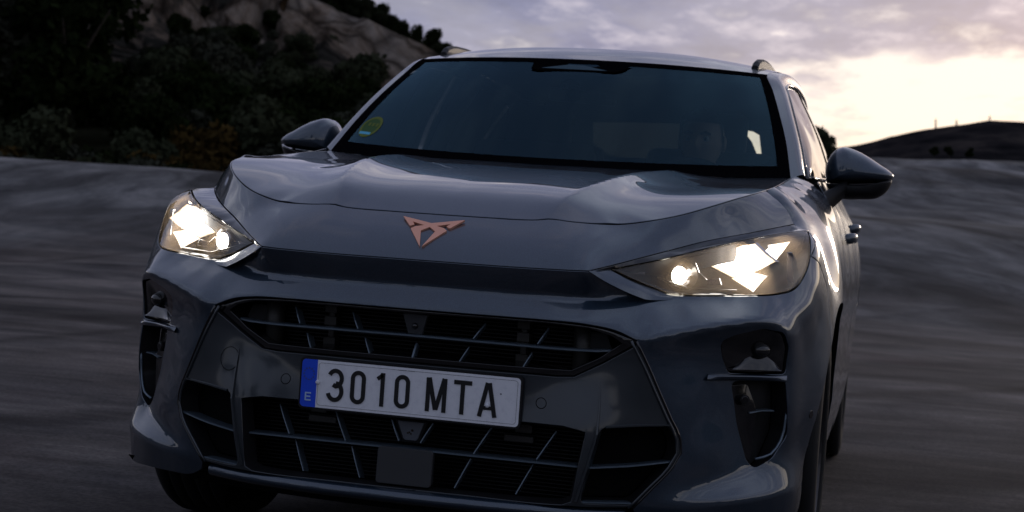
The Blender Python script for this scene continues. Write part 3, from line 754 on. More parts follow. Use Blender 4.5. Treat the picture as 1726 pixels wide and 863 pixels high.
# ---- badge
bh = [(.075,.1292),(.048,.0985),(.0385,.104),(.0455,.113),(.0153,.1038),(.0345,.0985),(.0437,.091),(.0025,.0355),(.0172,.086),(0,.099)]
sl = Vector((0, 1, .71)).normalized(); nb_ = Vector((0, -.71, 1)).normalized()
nrmU = U.nrm(U.to_uv([(0, .075, .857)]))[0]
def plane2(y): return (y - .08) / sl.y
right_h = [(x, plane2(y)) for x, y in bh]
poly = [(0, plane2(.112))] + right_h
poly_full = poly + [(-x, y) for x, y in poly[::-1] if x > 1e-6]
Pc = U.snap([(0, .08, .855)])[0]
prism('badge', poly_full, (Pc + np.array(nb_) * .0035, (1, 0, 0), sl, nb_), .006, copper, car, .0006)

# ---- number plate
pl = bpy.data.objects.new('license_plate', None); COL.objects.link(pl); pl.parent = car
pl.location = (0, .012, .4947)
def pprism(name, poly, y, d, m): return prism(name, poly, ((0, y, 0), (1, 0, 0), (0, 0, 1), (0, -1, 0)), d, m, pl)
pprism('plate_holder', rrect(.2645, .0595, .010), 0, .012, black)
pprism('plate_sheet', rrect(.2600, .0550, .009), -.0005, .0012, plate_w)
# embossed border
def ringpoly(name, w1, h1, r, t, y, m, cx=0):
    A = rrect(w1, h1, r, 6); B = rrect(w1 - t, h1 - t, max(r - t, .001), 6); n = len(A)
    V = [(cx + a, y, b_) for a, b_ in A] + [(cx + a, y, b_) for a, b_ in B]
    F = [(i, (i + 1) % n, n + (i + 1) % n, n + i) for i in range(n)]
    return newobj(name, V, F, m, pl, False)
ringpoly('plate_border', .2365, .0492, .007, .0006, -.0020, plate_k, cx=.0175)
bluep = [(-.2600 + .0375, .055), (-.2600 + .0375, -.055)] + [p for p in rrect(.26, .055, .009) if p[0] < -.22 and p[1] < 0] + [p for p in rrect(.26, .055, .009) if p[0] < -.22 and p[1] > 0]
bluep = [(-.2225, .055)] + [p for p in rrect(.26, .055, .009) if p[0] < -.2225 and p[1] > 0] + [p for p in rrect(.26, .055, .009) if p[0] < -.2225 and p[1] < 0] + [(-.2225, -.055)]
pprism('blue_band', bluep, -.0012, .0008, plate_b)
def stroke(name, pts, wdt, m, y=-.0022, closed=False, par=None, cut=True):
    """flat ribbon of constant width with mitred joints; pts in plate coordinates"""
    P = [Vector((a, b_)) for a, b_ in pts]; n = len(P); A = []; B = []
    for i, p in enumerate(P):
        if closed: a, c = P[i - 1], P[(i + 1) % n]
        else: a, c = P[max(i - 1, 0)], P[min(i + 1, n - 1)]
        d1 = (p - a); d2 = (c - p)
        d1 = d1.normalized() if d1.length > 1e-9 else d2.normalized()
        d2 = d2.normalized() if d2.length > 1e-9 else d1
        t = (d1 + d2).normalized(); nn = Vector((-t.y, t.x)); k = wdt / 2 / max(.35, nn.dot(Vector((-d1.y, d1.x))))
        A.append(p + nn * k); B.append(p - nn * k)
    V = [(p.x, y, p.y) for p in A + B]; F = [(i, i + 1, n + i + 1, n + i) for i in range(n - 1)]
    if closed: F.append((n - 1, 0, n, 2 * n - 1))
    V += [(v[0], y + .0012, v[2]) for v in V[:2 * n]]
    F2 = [tuple(q + 2 * n for q in f[::-1]) for f in F]
    for i in range(n - 1 if not closed else n):
        j = (i + 1) % n; F2 += [(i, i + 2 * n, j + 2 * n, j), (n + i, n + j, 3 * n + j, 3 * n + i)]
    if not closed: F2 += [(0, n, 3 * n, 2 * n), (n - 1, 3 * n - 1 , 4 * n - 1, 2 * n - 1)]
    return newobj(name, V, F + F2, m, par or pl, False)
CH, CWd, SW = .0385, .017, .0098     # half height, half width, stroke
def oval(cx, cy, rx, ry, a0, a1, n=16): return [(cx + rx * math.cos(math.radians(a0 + (a1 - a0) * k / n)), cy + ry * math.sin(math.radians(a0 + (a1 - a0) * k / n))) for k in range(n + 1)]
h = CH - SW / 2; wd = CWd - SW / 2 + .0012
def zero(cx): return stroke('character', oval(cx, h - wd, wd, wd, 0, 180, 12) + oval(cx, -h + wd, wd, wd, 180, 360, 12), SW, plate_k, closed=True)
x3, x0, x1, x0b, xM, xT, xA = [-.178 + i * .0 for i in range(7)]
x3, x0, x1, x0b, xM, xT, xA = -.176, -.1215, -.068, -.0155, .0655, .1270, .1865
u_ = .0185
stroke('character', oval(x3 - .001, h - .0180, .0155, .0180, 155, -84, 16) + [(x3 - .006, .0010)], SW, plate_k)
stroke('character', oval(x3 - .001, -h + .0195, .0165, .0195, 84, -165, 18), SW, plate_k, y=-.0024)
zero(x0)
stroke('character', [(x1 - .0075, h - .0095), (x1 - .001, h - .0045), (x1 + .0045, h + .0045 - .004)], SW * .9, plate_k)
stroke('character', [(x1 + .005, CH), (x1 + .005, -CH)], SW, plate_k)
zero(x0b)
for p_ in ([(xM - .0195, -CH), (xM - .0195, CH)], [(xM + .0195, -CH), (xM + .0195, CH)], [(xM - .0178, CH), (xM - .0005, -.021 - .0125)], [(xM + .0178, CH), (xM + .0005, -.021 - .0125)]):
    stroke('character', p_, SW, plate_k, y=-.0022 - .0001 * (p_[0][0] > xM) - .0002 * (len({a for a, _ in p_}) > 1))
stroke('character', [(xT - .021, h), (xT + .021, h)], SW, plate_k)
stroke('character', [(xT, h), (xT, -CH)], SW, plate_k, y=-.0023)
stroke('character', [(xA - .018, -CH), (xA - .002, CH)], SW, plate_k)
stroke('character', [(xA + .018, -CH), (xA + .002, CH)], SW, plate_k, y=-.0023)
stroke('character', [(xA - .012, -.0185), (xA + .012, -.0185)], SW * .85, plate_k, y=-.0024)
# E and ring of stars
xe, ze = -.2415, -.031
for p_ in ([(xe - .0055, ze - .0095), (xe - .0055, ze + .0095)], [(xe - .0055, ze + .0082), (xe + .0075, ze + .0082)], [(xe - .0055, ze), (xe + .006, ze)], [(xe - .0055, ze - .0082), (xe + .0075, ze - .0082)]):
    stroke('character', p_, .0033, plate_bl, y=-.0025 - .0001 * (p_[0][1] == p_[1][1]))
for k in range(12):
    a = 2 * math.pi * k / 12; cx, cz = -.2415 + .0125 * math.sin(a), .0215 + .0135 * math.cos(a)
    V = []
    for j in range(10):
        r = .0026 if j % 2 == 0 else .0011; t = math.pi / 5 * j; V.append((cx + r * math.sin(t), -.0024, cz + r * math.cos(t)))
    newobj('star', V, [tuple(range(10))[::-1]], star_m, pl, False)
for cx, cz in ((-.2195, .0035), (.1868, -.0125)):
    bm = bmesh.new(); bmesh.ops.create_uvsphere(bm, u_segments=16, v_segments=10, radius=.0050, matrix=Matrix.Translation((cx, -.003, cz)) @ Matrix.Diagonal((1, .7, 1, 1))); bm_obj('plate_bolt', bm, bolt_m, pl, True)
# tiny maker's print on the border
for i in range(17):
    if i == 9: continue
    prism('maker_print', [(0, 0), (.0016, 0), (.0016, .0012), (0, .0012)], ((-.028 + i * .0024, -.0027, .0482), (1, 0, 0), (0, 0, 1), (0, -1, 0)), .0002, plate_k, pl)
newobj('smudge', [(.216 + .002 * math.cos(a / 8 * 6.283) * (1 + .3 * (a % 2)), -.0019, .016 + .002 * math.sin(a / 8 * 6.283)) for a in range(8)], [tuple(range(8))], smudge, pl, False)

# ================================================================== greenhouse
def lerp(a, b_, t): return tuple(x + (y - x) * t for x, y in zip(a, b_))
WE = [(.730,1.392,1.090),(.700,1.53,1.200),(.663,1.66,1.300),(.625,1.79,1.387),(.594,1.885,1.448)]       # right edge of the screen, bottom to top
WC = [(0,1.12,1.062),(0,1.27,1.165),(0,1.42,1.268),(0,1.57,1.368),(0,1.705,1.4505)]
def wsrow(k, off=0, e=1.0, s0=-1, s1=1, n=15):
    E_, C_ = WE[k] if isinstance(k, int) else k[0], WC[k] if isinstance(k, int) else k[1]
    return [(s * E_[0] * e, C_[1] + (E_[1] - C_[1]) * abs(s * e) ** 2.2 + off, C_[2] + (E_[2] - C_[2]) * abs(s * e) ** 2.2 - off * .6) for s in np.linspace(s0, s1, n)]
windshield = loft('windshield', [wsrow(k) for k in range(5)], ws_glass, car, 3, 4)
def wspt(s, t, off=.0):
    """point on the screen: s -1..1 across, t 0..1 up"""
    f = t * 4; k = min(3, int(f)); g = f - k
    E_, C_ = lerp(WE[k], WE[k + 1], g), lerp(WC[k], WC[k + 1], g)
    return (s * E_[0], C_[1] + (E_[1] - C_[1]) * abs(s) ** 2.2 + off, C_[2] + (E_[2] - C_[2]) * abs(s) ** 2.2 - off * .6)
def wsstrip(name, a, b_, m, off, n=24, par=None, label=None):
    A = [wspt(*lerp(a[0], a[1], i / n), off) for i in range(n + 1)]; B = [wspt(*lerp(b_[0], b_[1], i / n), off) for i in range(n + 1)]
    V = A + B; F = [(i, i + 1, n + 2 + i, n + 1 + i) for i in range(n)]
    return newobj(name, V, F, m, par or windshield, True, label=label)
frit = mat('frit_black', (.003, .003, .004), .9, spec=.0)
wsstrip('black_band', ((-1, 0), (1, 0)), ((-1, .085), (1, .085)), frit, -.0012)
wsstrip('black_band', ((-1, .955), (1, .955)), ((-1, 1), (1, 1)), frit, -.0012)
wsstrip('black_band', ((-1, 0), (-1, 1)), ((-.955, 0), (-.965, 1)), frit, -.0018)
wsstrip('black_band', ((1, 0), (1, 1)), ((.955, 0), (.965, 1)), frit, -.0018)
for sx in (-1, 1):
    V = [wspt(sx * .95, .955, .0055), wspt(sx * .84, .955, .0055), wspt(sx * .90, .93, .0055), wspt(sx * .935, .88, .0055), wspt(sx * .95, .80, .0055)]
    newobj('band_corner', V, [(0, 1, 2), (0, 2, 3), (0, 3, 4)], frit, windshield)
    V = [wspt(sx * .95, .10, .0055), wspt(sx * .88, .10, .0055), wspt(sx * .92, .125, .0055), wspt(sx * .945, .19, .0055)]
    newobj('band_corner', V, [(0, 1, 2), (0, 2, 3)], frit, windshield)
# sensor housing printed/covered area and triangle window
def wspoly(name, pts, m, off):
    V = [wspt(x / .60, t, off) for x, t in pts]; return newobj(name, V, [tuple(range(len(V)))], m, windshield, False)
wspoly('sensor_shade', [(-.150,.96),(-.146,.865),(-.12,.852),(.125,.865),(.150,.885),(.178,.96)], frit, -.0050)
wspoly('sensor_window', [(-.115,.876),(-.03,.925),(.02,.925),(.105,.872)], mat('sensor_grey', (.035, .075, .10), .5, spec=.2), -.0060)
# environmental badge sticker low on the passenger side
def wsdisc(name, s, t, r, m, off, n=20, r0=0):
    c = wspt(s, t, off); V = []; rr_ = [r] if not r0 else [r, r0]
    for q in rr_:
        for k in range(n):
            a = 2 * math.pi * k / n; V.append(wspt(s + q * math.cos(a) / .70, t + q * math.sin(a) / .46, off))
    F = [tuple(range(n))] if not r0 else [(k, (k + 1) % n, n + (k + 1) % n, n + k) for k in range(n)]
    return newobj(name, V, F, m, windshield, False)
wsdisc('sticker', -.885, .22, .040, stick_g, -.0008)
wsdisc('sticker_ring', -.885, .22, .040, stick_y, -.0012, r0=.031)
wspoly('sticker_band', [(-.555, .175), (-.515, .175), (-.513, .155), (-.553, .155)], stick_b, -.0016)
for k in range(3): wspoly('sticker_mark', [(-.545 + k * .014, .25), (-.537 + k * .014, .25), (-.537 + k * .014, .225), (-.545 + k * .014, .225)], stick_y, -.0012)

# roof
RF = []
for (ce, ee) in (((1.707, 1.4535), (.597, 1.888, 1.4505)), ((1.85, 1.4955), (.612, 2.01, 1.4715)), ((2.08, 1.534), (.624, 2.2, 1.489)), ((2.6, 1.556), (.637, 2.7, 1.500)), ((3.1, 1.546), (.627, 3.1, 1.485)), ((3.75, 1.487), (.585, 3.7, 1.430)), ((4.0, 1.46), (.55, 3.95, 1.40))):
    RF.append([(s * ee[0], ce[0] + (ee[1] - ce[0]) * abs(s) ** 2.2, ce[1] + (ee[2] - ce[1]) * abs(s) ** 2.6) for s in np.linspace(-1, 1, 13)])
loft('roof', RF, paint, car, 3, 5, flip=False)
INN = [(.732,1.388,1.090),(.702,1.528,1.202),(.665,1.658,1.302),(.628,1.788,1.389),(.598,1.885,1.451),(.624,2.2,1.4895),(.637,2.7,1.500),(.627,3.1,1.485),(.585,3.7,1.430)]
OUT = [(.772,1.49,1.098),(.745,1.62,1.19),(.711,1.75,1.285),(.674,1.90,1.380),(.652,2.02,1.425),(.658,2.3,1.458),(.666,2.8,1.462),(.652,3.3,1.432),(.615,3.75,1.36)]
BELT = [(.774,1.50,1.097),(.788,1.68,1.106),(.797,1.85,1.113),(.802,2.05,1.119),(.806,2.3,1.125),(.808,2.55,1.130),(.806,2.9,1.138),(.796,3.3,1.150),(.765,3.75,1.18)]
for sg in (1, -1):
    m_ = np.array([sg, 1, 1])
    a = np.array(INN); c = np.array(OUT); mid = (a + c) / 2 + [.010, -.004, .011]
    loft('side_pillar_frame', [a * m_, mid * m_, c * m_], paint, car, 4, 5, flip=sg > 0)
    # black seal just inside the window line + side glass
    g = c + [-.004, .004, -.004]; bl_ = np.array(BELT)
    bm = bmesh.new(); tube(bm, cr(c * m_ + np.array([.001 * sg, 0, -.004]), .08), .006, 6); bm_obj('window_seal', bm, gloss, car, True)
    bm = bmesh.new(); tube(bm, cr(bl_ * m_, .1), .006, 6); bm_obj('window_seal', bm, gloss, car, True)
    def seg(A, y0, y1):
        q = cr(A, .02); q = q[(q[:, 1] >= y0) & (q[:, 1] <= y1)]; i = np.linspace(0, len(q) - 1, 12).astype(int); return q[i] * m_
    for nm, y0t, y1t, y0b, y1b, gm in (('front_window', 1.51, 2.50, 1.50, 2.56, side_glass), ('rear_window', 2.56, 3.35, 2.62, 3.35, dark_glass if sg < 0 else side_glass), ('quarter_window', 3.38, 3.70, 3.38, 3.70, dark_glass)):
        t_, b_ = seg(g, y0t, y1t), seg(bl_, y0b, y1b); mm = (t_ + b_) / 2 + np.array([.012 * sg, 0, 0])
        loft(nm, [b_, mm, t_], gm, car, 2, 4, flip=sg < 0)
    pt, pb = seg(g, 2.48, 2.58), seg(bl_, 2.54, 2.64)
    loft('door_pillar', [pb + [.003 * sg, 0, 0], (pt + pb) / 2 + [.016 * sg, 0, 0], pt + [.003 * sg, 0, 0]], gloss, car, 1, 3, flip=sg < 0)
    # roof rail
    rl = cr([(.548,1.97,1.480),(.549,2.0,1.497),(.552,2.06,1.511),(.556,2.2,1.524),(.560,2.6,1.533),(.555,3.1,1.523),(.54,3.5,1.48),(.53,3.6,1.46)], .05) * m_
    bm = bmesh.new(); rings = []
    for p in rl:
        rings.append([bm.verts.new((p[0] + sg * dx, p[1], p[2] + dz)) for dx, dz in ((-.013, -.04), (-.012, .0), (-.006, .008), (.006, .008), (.012, 0), (.013, -.03))])
    for A, B in zip(rings[:-1], rings[1:]):
        for j in range(5): bm.faces.new((A[j], A[j + 1], B[j + 1], B[j]))
    bm.faces.new(rings[0]); bm.faces.new(rings[-1][::-1]); bmesh.ops.recalc_face_normals(bm, faces=bm.faces)
    bm_obj('roof_rail', bm, black, car)

# ================================================================== body sides
SD = []
for y, k in ((1.2, 0), (1.45, 0), (1.9, .004), (2.5, .006), (3.0, .004), (3.55, .004), (4.0, -.02), (4.35, -.08)):
    bt = .004 * (y - 1.2)
    for x, z in ((.772 if y < 1.4 else .800, 1.10 + bt), (.833, 1.05), (.867, .995), (.889, .925), (.903, .86), (.910, .80), (.911, .70), (.900, .58), (.902, .42), (.886, .30), (.865, .22)):
        SD.append((x + k, y, z))
SI = Surf(SD, 'side', 1e-3, mirror=False)
def sarc(a0, a1, r=.40, cy=3.53, cz=.34):
    return arc(a0, a1, r, cy, cz)
class Mir:
    def __init__(s, S_): s.S = S_
    def to_uv(s, P): return s.S.to_uv(np.atleast_2d(P) * [-1, 1, 1])
    def pos(s, uv): return s.S.pos(uv) * [-1, 1, 1]
    def nrm(s, uv):
        n = s.S.nrm(uv); return n * [-1, 1, 1]
for sg in (1, -1):
    S_ = SI if sg > 0 else Mir(SI); f = np.array([sg, 1, 1])
    fd = ln([(.9,1.424,.25),(.9,1.424,1.085),(.8,1.50,1.092),(.8,1.9,1.108),(.8,2.55,1.125),(.9,2.58,.9),(.9,2.56,.25),(.9,1.424,.25)])[:-1] * f
    rd = ln([(.9,2.566,.25),(.9,2.586,.9),(.8,2.556,1.125),(.8,3.35,1.145),(.9,3.40,.95),(.9,3.30,.76)])
    rd = cat(rd, np.array([(.9, 3.25, .66)]), sarc(60, 0)[:], ln([(.9,3.13,.34),(.9,3.13,.25),(.9,2.566,.25)])[:-1]) * f
    rq = cat(ln([(.8,3.356,1.145),(.8,3.70,1.165),(.85,4.1,1.10),(.85,4.25,.9),(.85,4.3,.5),(.85,4.2,.25),(.9,3.94,.25)]), sarc(180, 62), ln([(.9,3.26,.67),(.9,3.306,.76),(.9,3.406,.95)])) * f
    d1 = panel('front_door', S_, fd, (), [paint, void], car, .04, gap=.002, rim=.02, rimmat=1)
    d2 = panel('rear_door', S_, rd, (), [paint, void], car, .04, gap=.002, rim=.02, rimmat=1)
    panel('rear_quarter', S_, rq, (), [paint, void], car, .04, gap=.002, rim=.02, rimmat=1)
    for dd, y0, hx, hzz in ((d1, 1.90, 0, .928), (d2, 2.86, -.012, .974)):
        bm = bmesh.new()
        P = [(.885 + hx, y0, hzz - .006), (.908 + hx, y0 + .02, hzz), (.917 + hx, y0 + .06, hzz), (.917 + hx, y0 + .16, hzz), (.910 + hx, y0 + .20, hzz), (.885 + hx, y0 + .22, hzz - .006)]
        rings = []
        for p in P: rings.append([bm.verts.new((sg * (p[0] + .010 * math.cos(a)), p[1], p[2] + .017 * math.sin(a))) for a in np.linspace(0, 2 * math.pi, 11)[:-1]])
        for A, B in zip(rings[:-1], rings[1:]):
            for j in range(10): bm.faces.new((A[j], A[(j + 1) % 10], B[(j + 1) % 10], B[j]))
        bm.faces.new(rings[0]); bm.faces.new(rings[-1]); bmesh.ops.recalc_face_normals(bm, faces=bm.faces)
        bm_obj('handle', bm, paint, dd, True)
# tail
tail = [[(s * .83, 4.33 - .25 * abs(s) ** 3, z) for s in np.linspace(-1, 1, 9)] for z in (.25, .6, .95)] + [[(s * .72, 4.2 - .1 * abs(s) ** 3, 1.15) for s in np.linspace(-1, 1, 9)]]
loft('tailgate', tail, paint, car, 3, 3)
BK = Surf([(x, 3.95, z) for x in (-1, 0, 1) for z in (.3, 1, 1.6)], 'front', 1e-6, mirror=False)
REARW = [(-.373,3.95,1.405),(-.2,3.95,1.415),(.005,3.95,1.42),(.26,3.95,1.42),(.27,3.95,1.30),(.009,3.95,1.255),(-.361,3.95,1.245)]
QP = [(.308,3.95,1.412),(.379,3.95,1.402),(.408,3.95,1.387),(.421,3.95,1.314),(.4245,3.95,1.294),(.433,3.95,1.255),(.405,3.95,1.284),(.4,3.95,1.305),(.377,3.95,1.353),(.348,3.95,1.388),(.317,3.95,1.399)]
wall = panel('rear_trim', BK, ln([(-.70,3.95,.9),(.70,3.95,.9),(.70,3.95,1.15),(.62,3.95,1.38),(.40,3.95,1.455),(0,3.95,1.475),(-.40,3.95,1.455),(-.62,3.95,1.38),(-.70,3.95,1.15),(-.70,3.95,.9)])[:-1],
             [ln(REARW + [REARW[0]])[:-1], ln(QP + [QP[0]])[:-1]], [void], car, .05, gap=0, rim=.01)
panel('back_window', BK, ln(REARW + [REARW[0]])[:-1], (), [dark_glass], car, .1, gap=-.003, rim=0)
panel('added_bright_pane', BK, ln(QP + [QP[0]])[:-1], (), [clear_glass], car, .1, gap=-.003, rim=0)  # made-up clear opening, added so a bright patch of sky shows in the cabin
bm = bmesh.new(); tube(bm, [(.395, 3.945, 1.287), (.428, 3.945, 1.300)], .0022, 6); bm_obj('pane_wire', bm, void, car)

# ================================================================== headlights
TRIS = [[(.594,.35,.846),(.640,.35,.861),(.700,.35,.878),(.726,.352,.884),(.752,.355,.862),(.772,.36,.8485),(.735,.355,.826),(.684,.348,.8075)],
        [(.731,.43,.880),(.765,.465,.888),(.7975,.51,.8965),(.784,.49,.872),(.771,.46,.851)],
        [(.684,.34,.8015),(.722,.345,.8195),(.760,.352,.812),(.748,.35,.797),(.733,.345,.775)]]
bucket_rows = None
for sg in (1, -1):
    f = np.array([sg, 1, 1])
    hl = bpy.data.objects.new('headlight', None); COL.objects.link(hl); hl.parent = car
    hl['label'] = 'lit headlight with bright triangular daytime lamps'
    LP = lens_poly if sg > 0 else mir(lens_poly)
    panel('lens', LENS, LP, (), [lens_glass, void], hl, .016, gap=.0025, rim=.008, rimmat=1, off=.0015)
    panel('lamp_frame', LO, LP, [ (lambda q: q)(LO.snap(np.array([(x * .985 + .010, y + .01, .845 + (z - .845) * .86) for x, y, z in lens_poly])) if sg > 0 else LO.snap(np.array([(-(x * .985 + .010), y + .01, .845 + (z - .845) * .86) for x, y, z in lens_poly])[::-1]))],
          [gloss, lampdark], hl, .02, gap=.001, rim=.0, holerim=.10, rimmat=1, off=-.012)
    # deep housing
    rows = []
    P = lens_poly[::4]; cen = P.mean(0)
    c0 = cen + np.array([-.01, .14, -.01])
    rings = [P + (cen - P) * .02 + [0, .012, 0], P + (cen - P) * .06 + [-.01, .09, 0], c0 + (P - cen) * .55 + [-.02, .03, 0], c0 + (P - cen) * .02 + [-.02, .03, 0]]
    V = np.vstack(rings) * f; n = len(P); F = [(r * n + i, r * n + (i + 1) % n, (r + 1) * n + (i + 1) % n, (r + 1) * n + i) for r in range(3) for i in range(n)]
    newobj('lamp_housing', V, F, lampdark, hl)
    for t in TRIS:
        T_ = np.array(t) * f + [0, -.012, 0]; n = len(T_); org = T_.mean(0); T_ = T_ - org; cc = T_.mean(0)
        q_ = []
        for i in range(n):       # finer outline
            for k_ in range(4): q_.append(T_[i] + (T_[(i + 1) % n] - T_[i]) * k_ / 4)
        q_ = np.array(q_); m_ = len(q_); big = 1.0 if t is TRIS[0] else .9
        V = np.vstack([q_ * 1.10, q_ * .86 + [0, .002, 0], q_ * .45 + [0, .004, 0], cc[None] + [0, .006, 0]])
        F = [(r_ * m_ + i, r_ * m_ + (i + 1) % m_, (r_ + 1) * m_ + (i + 1) % m_, (r_ + 1) * m_ + i) for r_ in range(2) for i in range(m_)] + [(2 * m_ + i, 2 * m_ + (i + 1) % m_, 3 * m_) for i in range(m_)]
        lo_ = newobj('daytime_lamp', V, F, lit if t is TRIS[0] else lits, hl, False); lo_.location = org
        at_ = lo_.data.attributes.new('spread', 'FLOAT', 'POINT'); at_.data.foreach_set('value', [1.0] * m_ + [.58] * m_ + [0.0] * (m_ + 1))
        # chrome reflector lip round it
        V2 = np.vstack([T_ * 1.08 + org + [0, .003, 0], org + T_ * 1.2 + [0, .022, 0]])
        newobj('reflector', V2, [(i, (i + 1) % n, n + (i + 1) % n, n + i) for i in range(n)], chrome, hl, False)
    # projector
    pc_ = Vector((sg * .566, .225, .801)); view = Vector((0, -1, 0)); rotm = Matrix.Rotation(sg * .35, 4, 'Z') @ Matrix.Rotation(math.pi / 2, 4, 'X')
    def cyl(name, c, r0, r1, d, m, seg=28, cap=True):
        bm = bmesh.new(); bmesh.ops.create_cone(bm, cap_ends=cap, segments=seg, radius1=r0, radius2=r1, depth=d, matrix=Matrix.Translation(c) @ rotm); return bm_obj(name, bm, m, hl, True)
    bm = bmesh.new(); bmesh.ops.create_uvsphere(bm, u_segments=24, v_segments=14, radius=.0225, matrix=Matrix.Diagonal((1, .5, 1, 1))); bm_obj('projector_lens', bm, litp, hl, True).location = pc_
    cyl('projector_ring', pc_ + Vector((0, .012, 0)), .034, .027, .03, chrome)
    cyl('projector_barrel', pc_ + Vector((0, .05, 0)), .034, .034, .06, lampdark)
    # inner vanes between projector and lamps
    strap('lamp_vane', [(sg * .598, .26, .838), (sg * .61, .265, .81), (sg * .64, .275, .785)], .03, .003, chrome, hl)
    strap('lamp_vane', [(sg * .525, .20, .792), (sg * .60, .22, .772), (sg * .70, .27, .776)], .03, .003, lampdark, hl)
    prism('lamp_facet', [(0, 0), (.030, .006), (.036, -.010), (.004, -.012)], ((sg * .628, .27, .795), (sg, .2, 0), (0, 0, 1), (0, -1, 0)), .01, chrome, hl, .001)
    prism('lamp_facet', [(0, 0), (.022, .003), (.02, -.004)], ((sg * .478, .15, .802), (sg, .2, 0), (0, 0, 1), (0, -1, 0)), .006, chrome, hl, .0005)
    prism('lamp_facet', [(0, 0), (.012, .0), (.020, -.075), (.004, -.07)], ((sg * .80, .415, .872), (sg, .4, 0), (0, 0, 1), (0, -1, 0)), .012, chrome, hl, .001)

# ================================================================== mirrors
for sg in (1, -1):
    mr = bpy.data.objects.new('wing_mirror', None); COL.objects.link(mr); mr.parent = car
    outl = [(.822,1.096),(.817,1.135),(.824,1.170),(.842,1.200),(.868,1.2135),(.905,1.206),(.945,1.188),(.985,1.164),(1.018,1.144),(1.031,1.130),(1.027,1.119),(1.015,1.111),(.97,1.104),(.90,1.098),(.85,1.096)]
    low = [(.822,1.094),(.85,1.094),(.90,1.096),(.97,1.102),(1.015,1.109),(1.026,1.117),(1.020,1.095),(1.003,1.072),(.985,1.060),(.93,1.052),(.87,1.051),(.838,1.062)]
    def pillow(name, pl_, m, cen, dy, yb=1.72, n=7, bias=.55):
        Pp = np.array(pl_); Pp = cr(np.c_[Pp[:, 0], np.zeros(len(Pp)), Pp[:, 1]].tolist() + [(Pp[0, 0], 0, Pp[0, 1])], .008)[:-1]
        V = []; k_ = len(Pp); cen = np.array([cen[0], 0, cen[1]])
        for i in range(n):
            t = math.pi / 2 * i / (n - .6); s = math.cos(t) ** bias
            q = cen + (Pp - cen) * s; q[:, 1] = yb - dy * math.sin(t) - .02 * 0; V.append(q)
        V = np.vstack(V + [np.array([[cen[0], yb - dy, cen[2]]])])
        F = [(r * k_ + i, r * k_ + (i + 1) % k_, (r + 1) * k_ + (i + 1) % k_, (r + 1) * k_ + i) for r in range(n - 1) for i in range(k_)]
        F += [((n - 1) * k_ + i, (n - 1) * k_ + (i + 1) % k_, n * k_) for i in range(k_)]
        bk = len(V); V = np.vstack([V, V[:k_] + [0, .035, 0]]); F += [(i, bk + i, bk + (i + 1) % k_, (i + 1) % k_) for i in range(k_)]; F.append(tuple(range(bk, bk + k_)))
        V[:, 0] *= sg
        bm = bmesh.new(); vv = [bm.verts.new(v) for v in V]
        for f_ in F: bm.faces.new([vv[j] for j in f_])
        bmesh.ops.recalc_face_normals(bm, faces=bm.faces)
        return bm_obj(name, bm, m, mr, True)
    pillow('mirror_cap', outl, paint, (.90, 1.135), .085)
    pillow('mirror_base', low, gloss if sg < 0 else black, (.92, 1.085), .075)
    # glass faces rearward
    V = [(sg * x, 1.757, z) for x, z in ((.83,1.10),(.828,1.16),(.86,1.20),(.93,1.19),(1.01,1.14),(1.0,1.09),(.94,1.065),(.86,1.065))]
    newobj('mirror_glass', V, [tuple(range(8))], mirror_m, mr, False)
    bm = bmesh.new(); rings = []
    for c, a, b_ in (((.775, 1.50, 1.005), .06, .040), ((.812, 1.55, 1.018), .06, .038), ((.848, 1.63, 1.045), .055, .034), ((.885, 1.70, 1.085), .05, .03)):
        rings.append([bm.verts.new((sg * (c[0] - .25 * b_ * math.cos(t)), c[1] + a * math.cos(t), c[2] + b_ * math.sin(t))) for t in np.linspace(0, 2 * math.pi, 13)[:-1]])
    for A, B in zip(rings[:-1], rings[1:]):
        for j in range(12): bm.faces.new((A[j], A[(j + 1) % 12], B[(j + 1) % 12], B[j]))
    bmesh.ops.recalc_face_normals(bm, faces=bm.faces)
    bm_obj('mirror_arm', bm, black, mr, True)

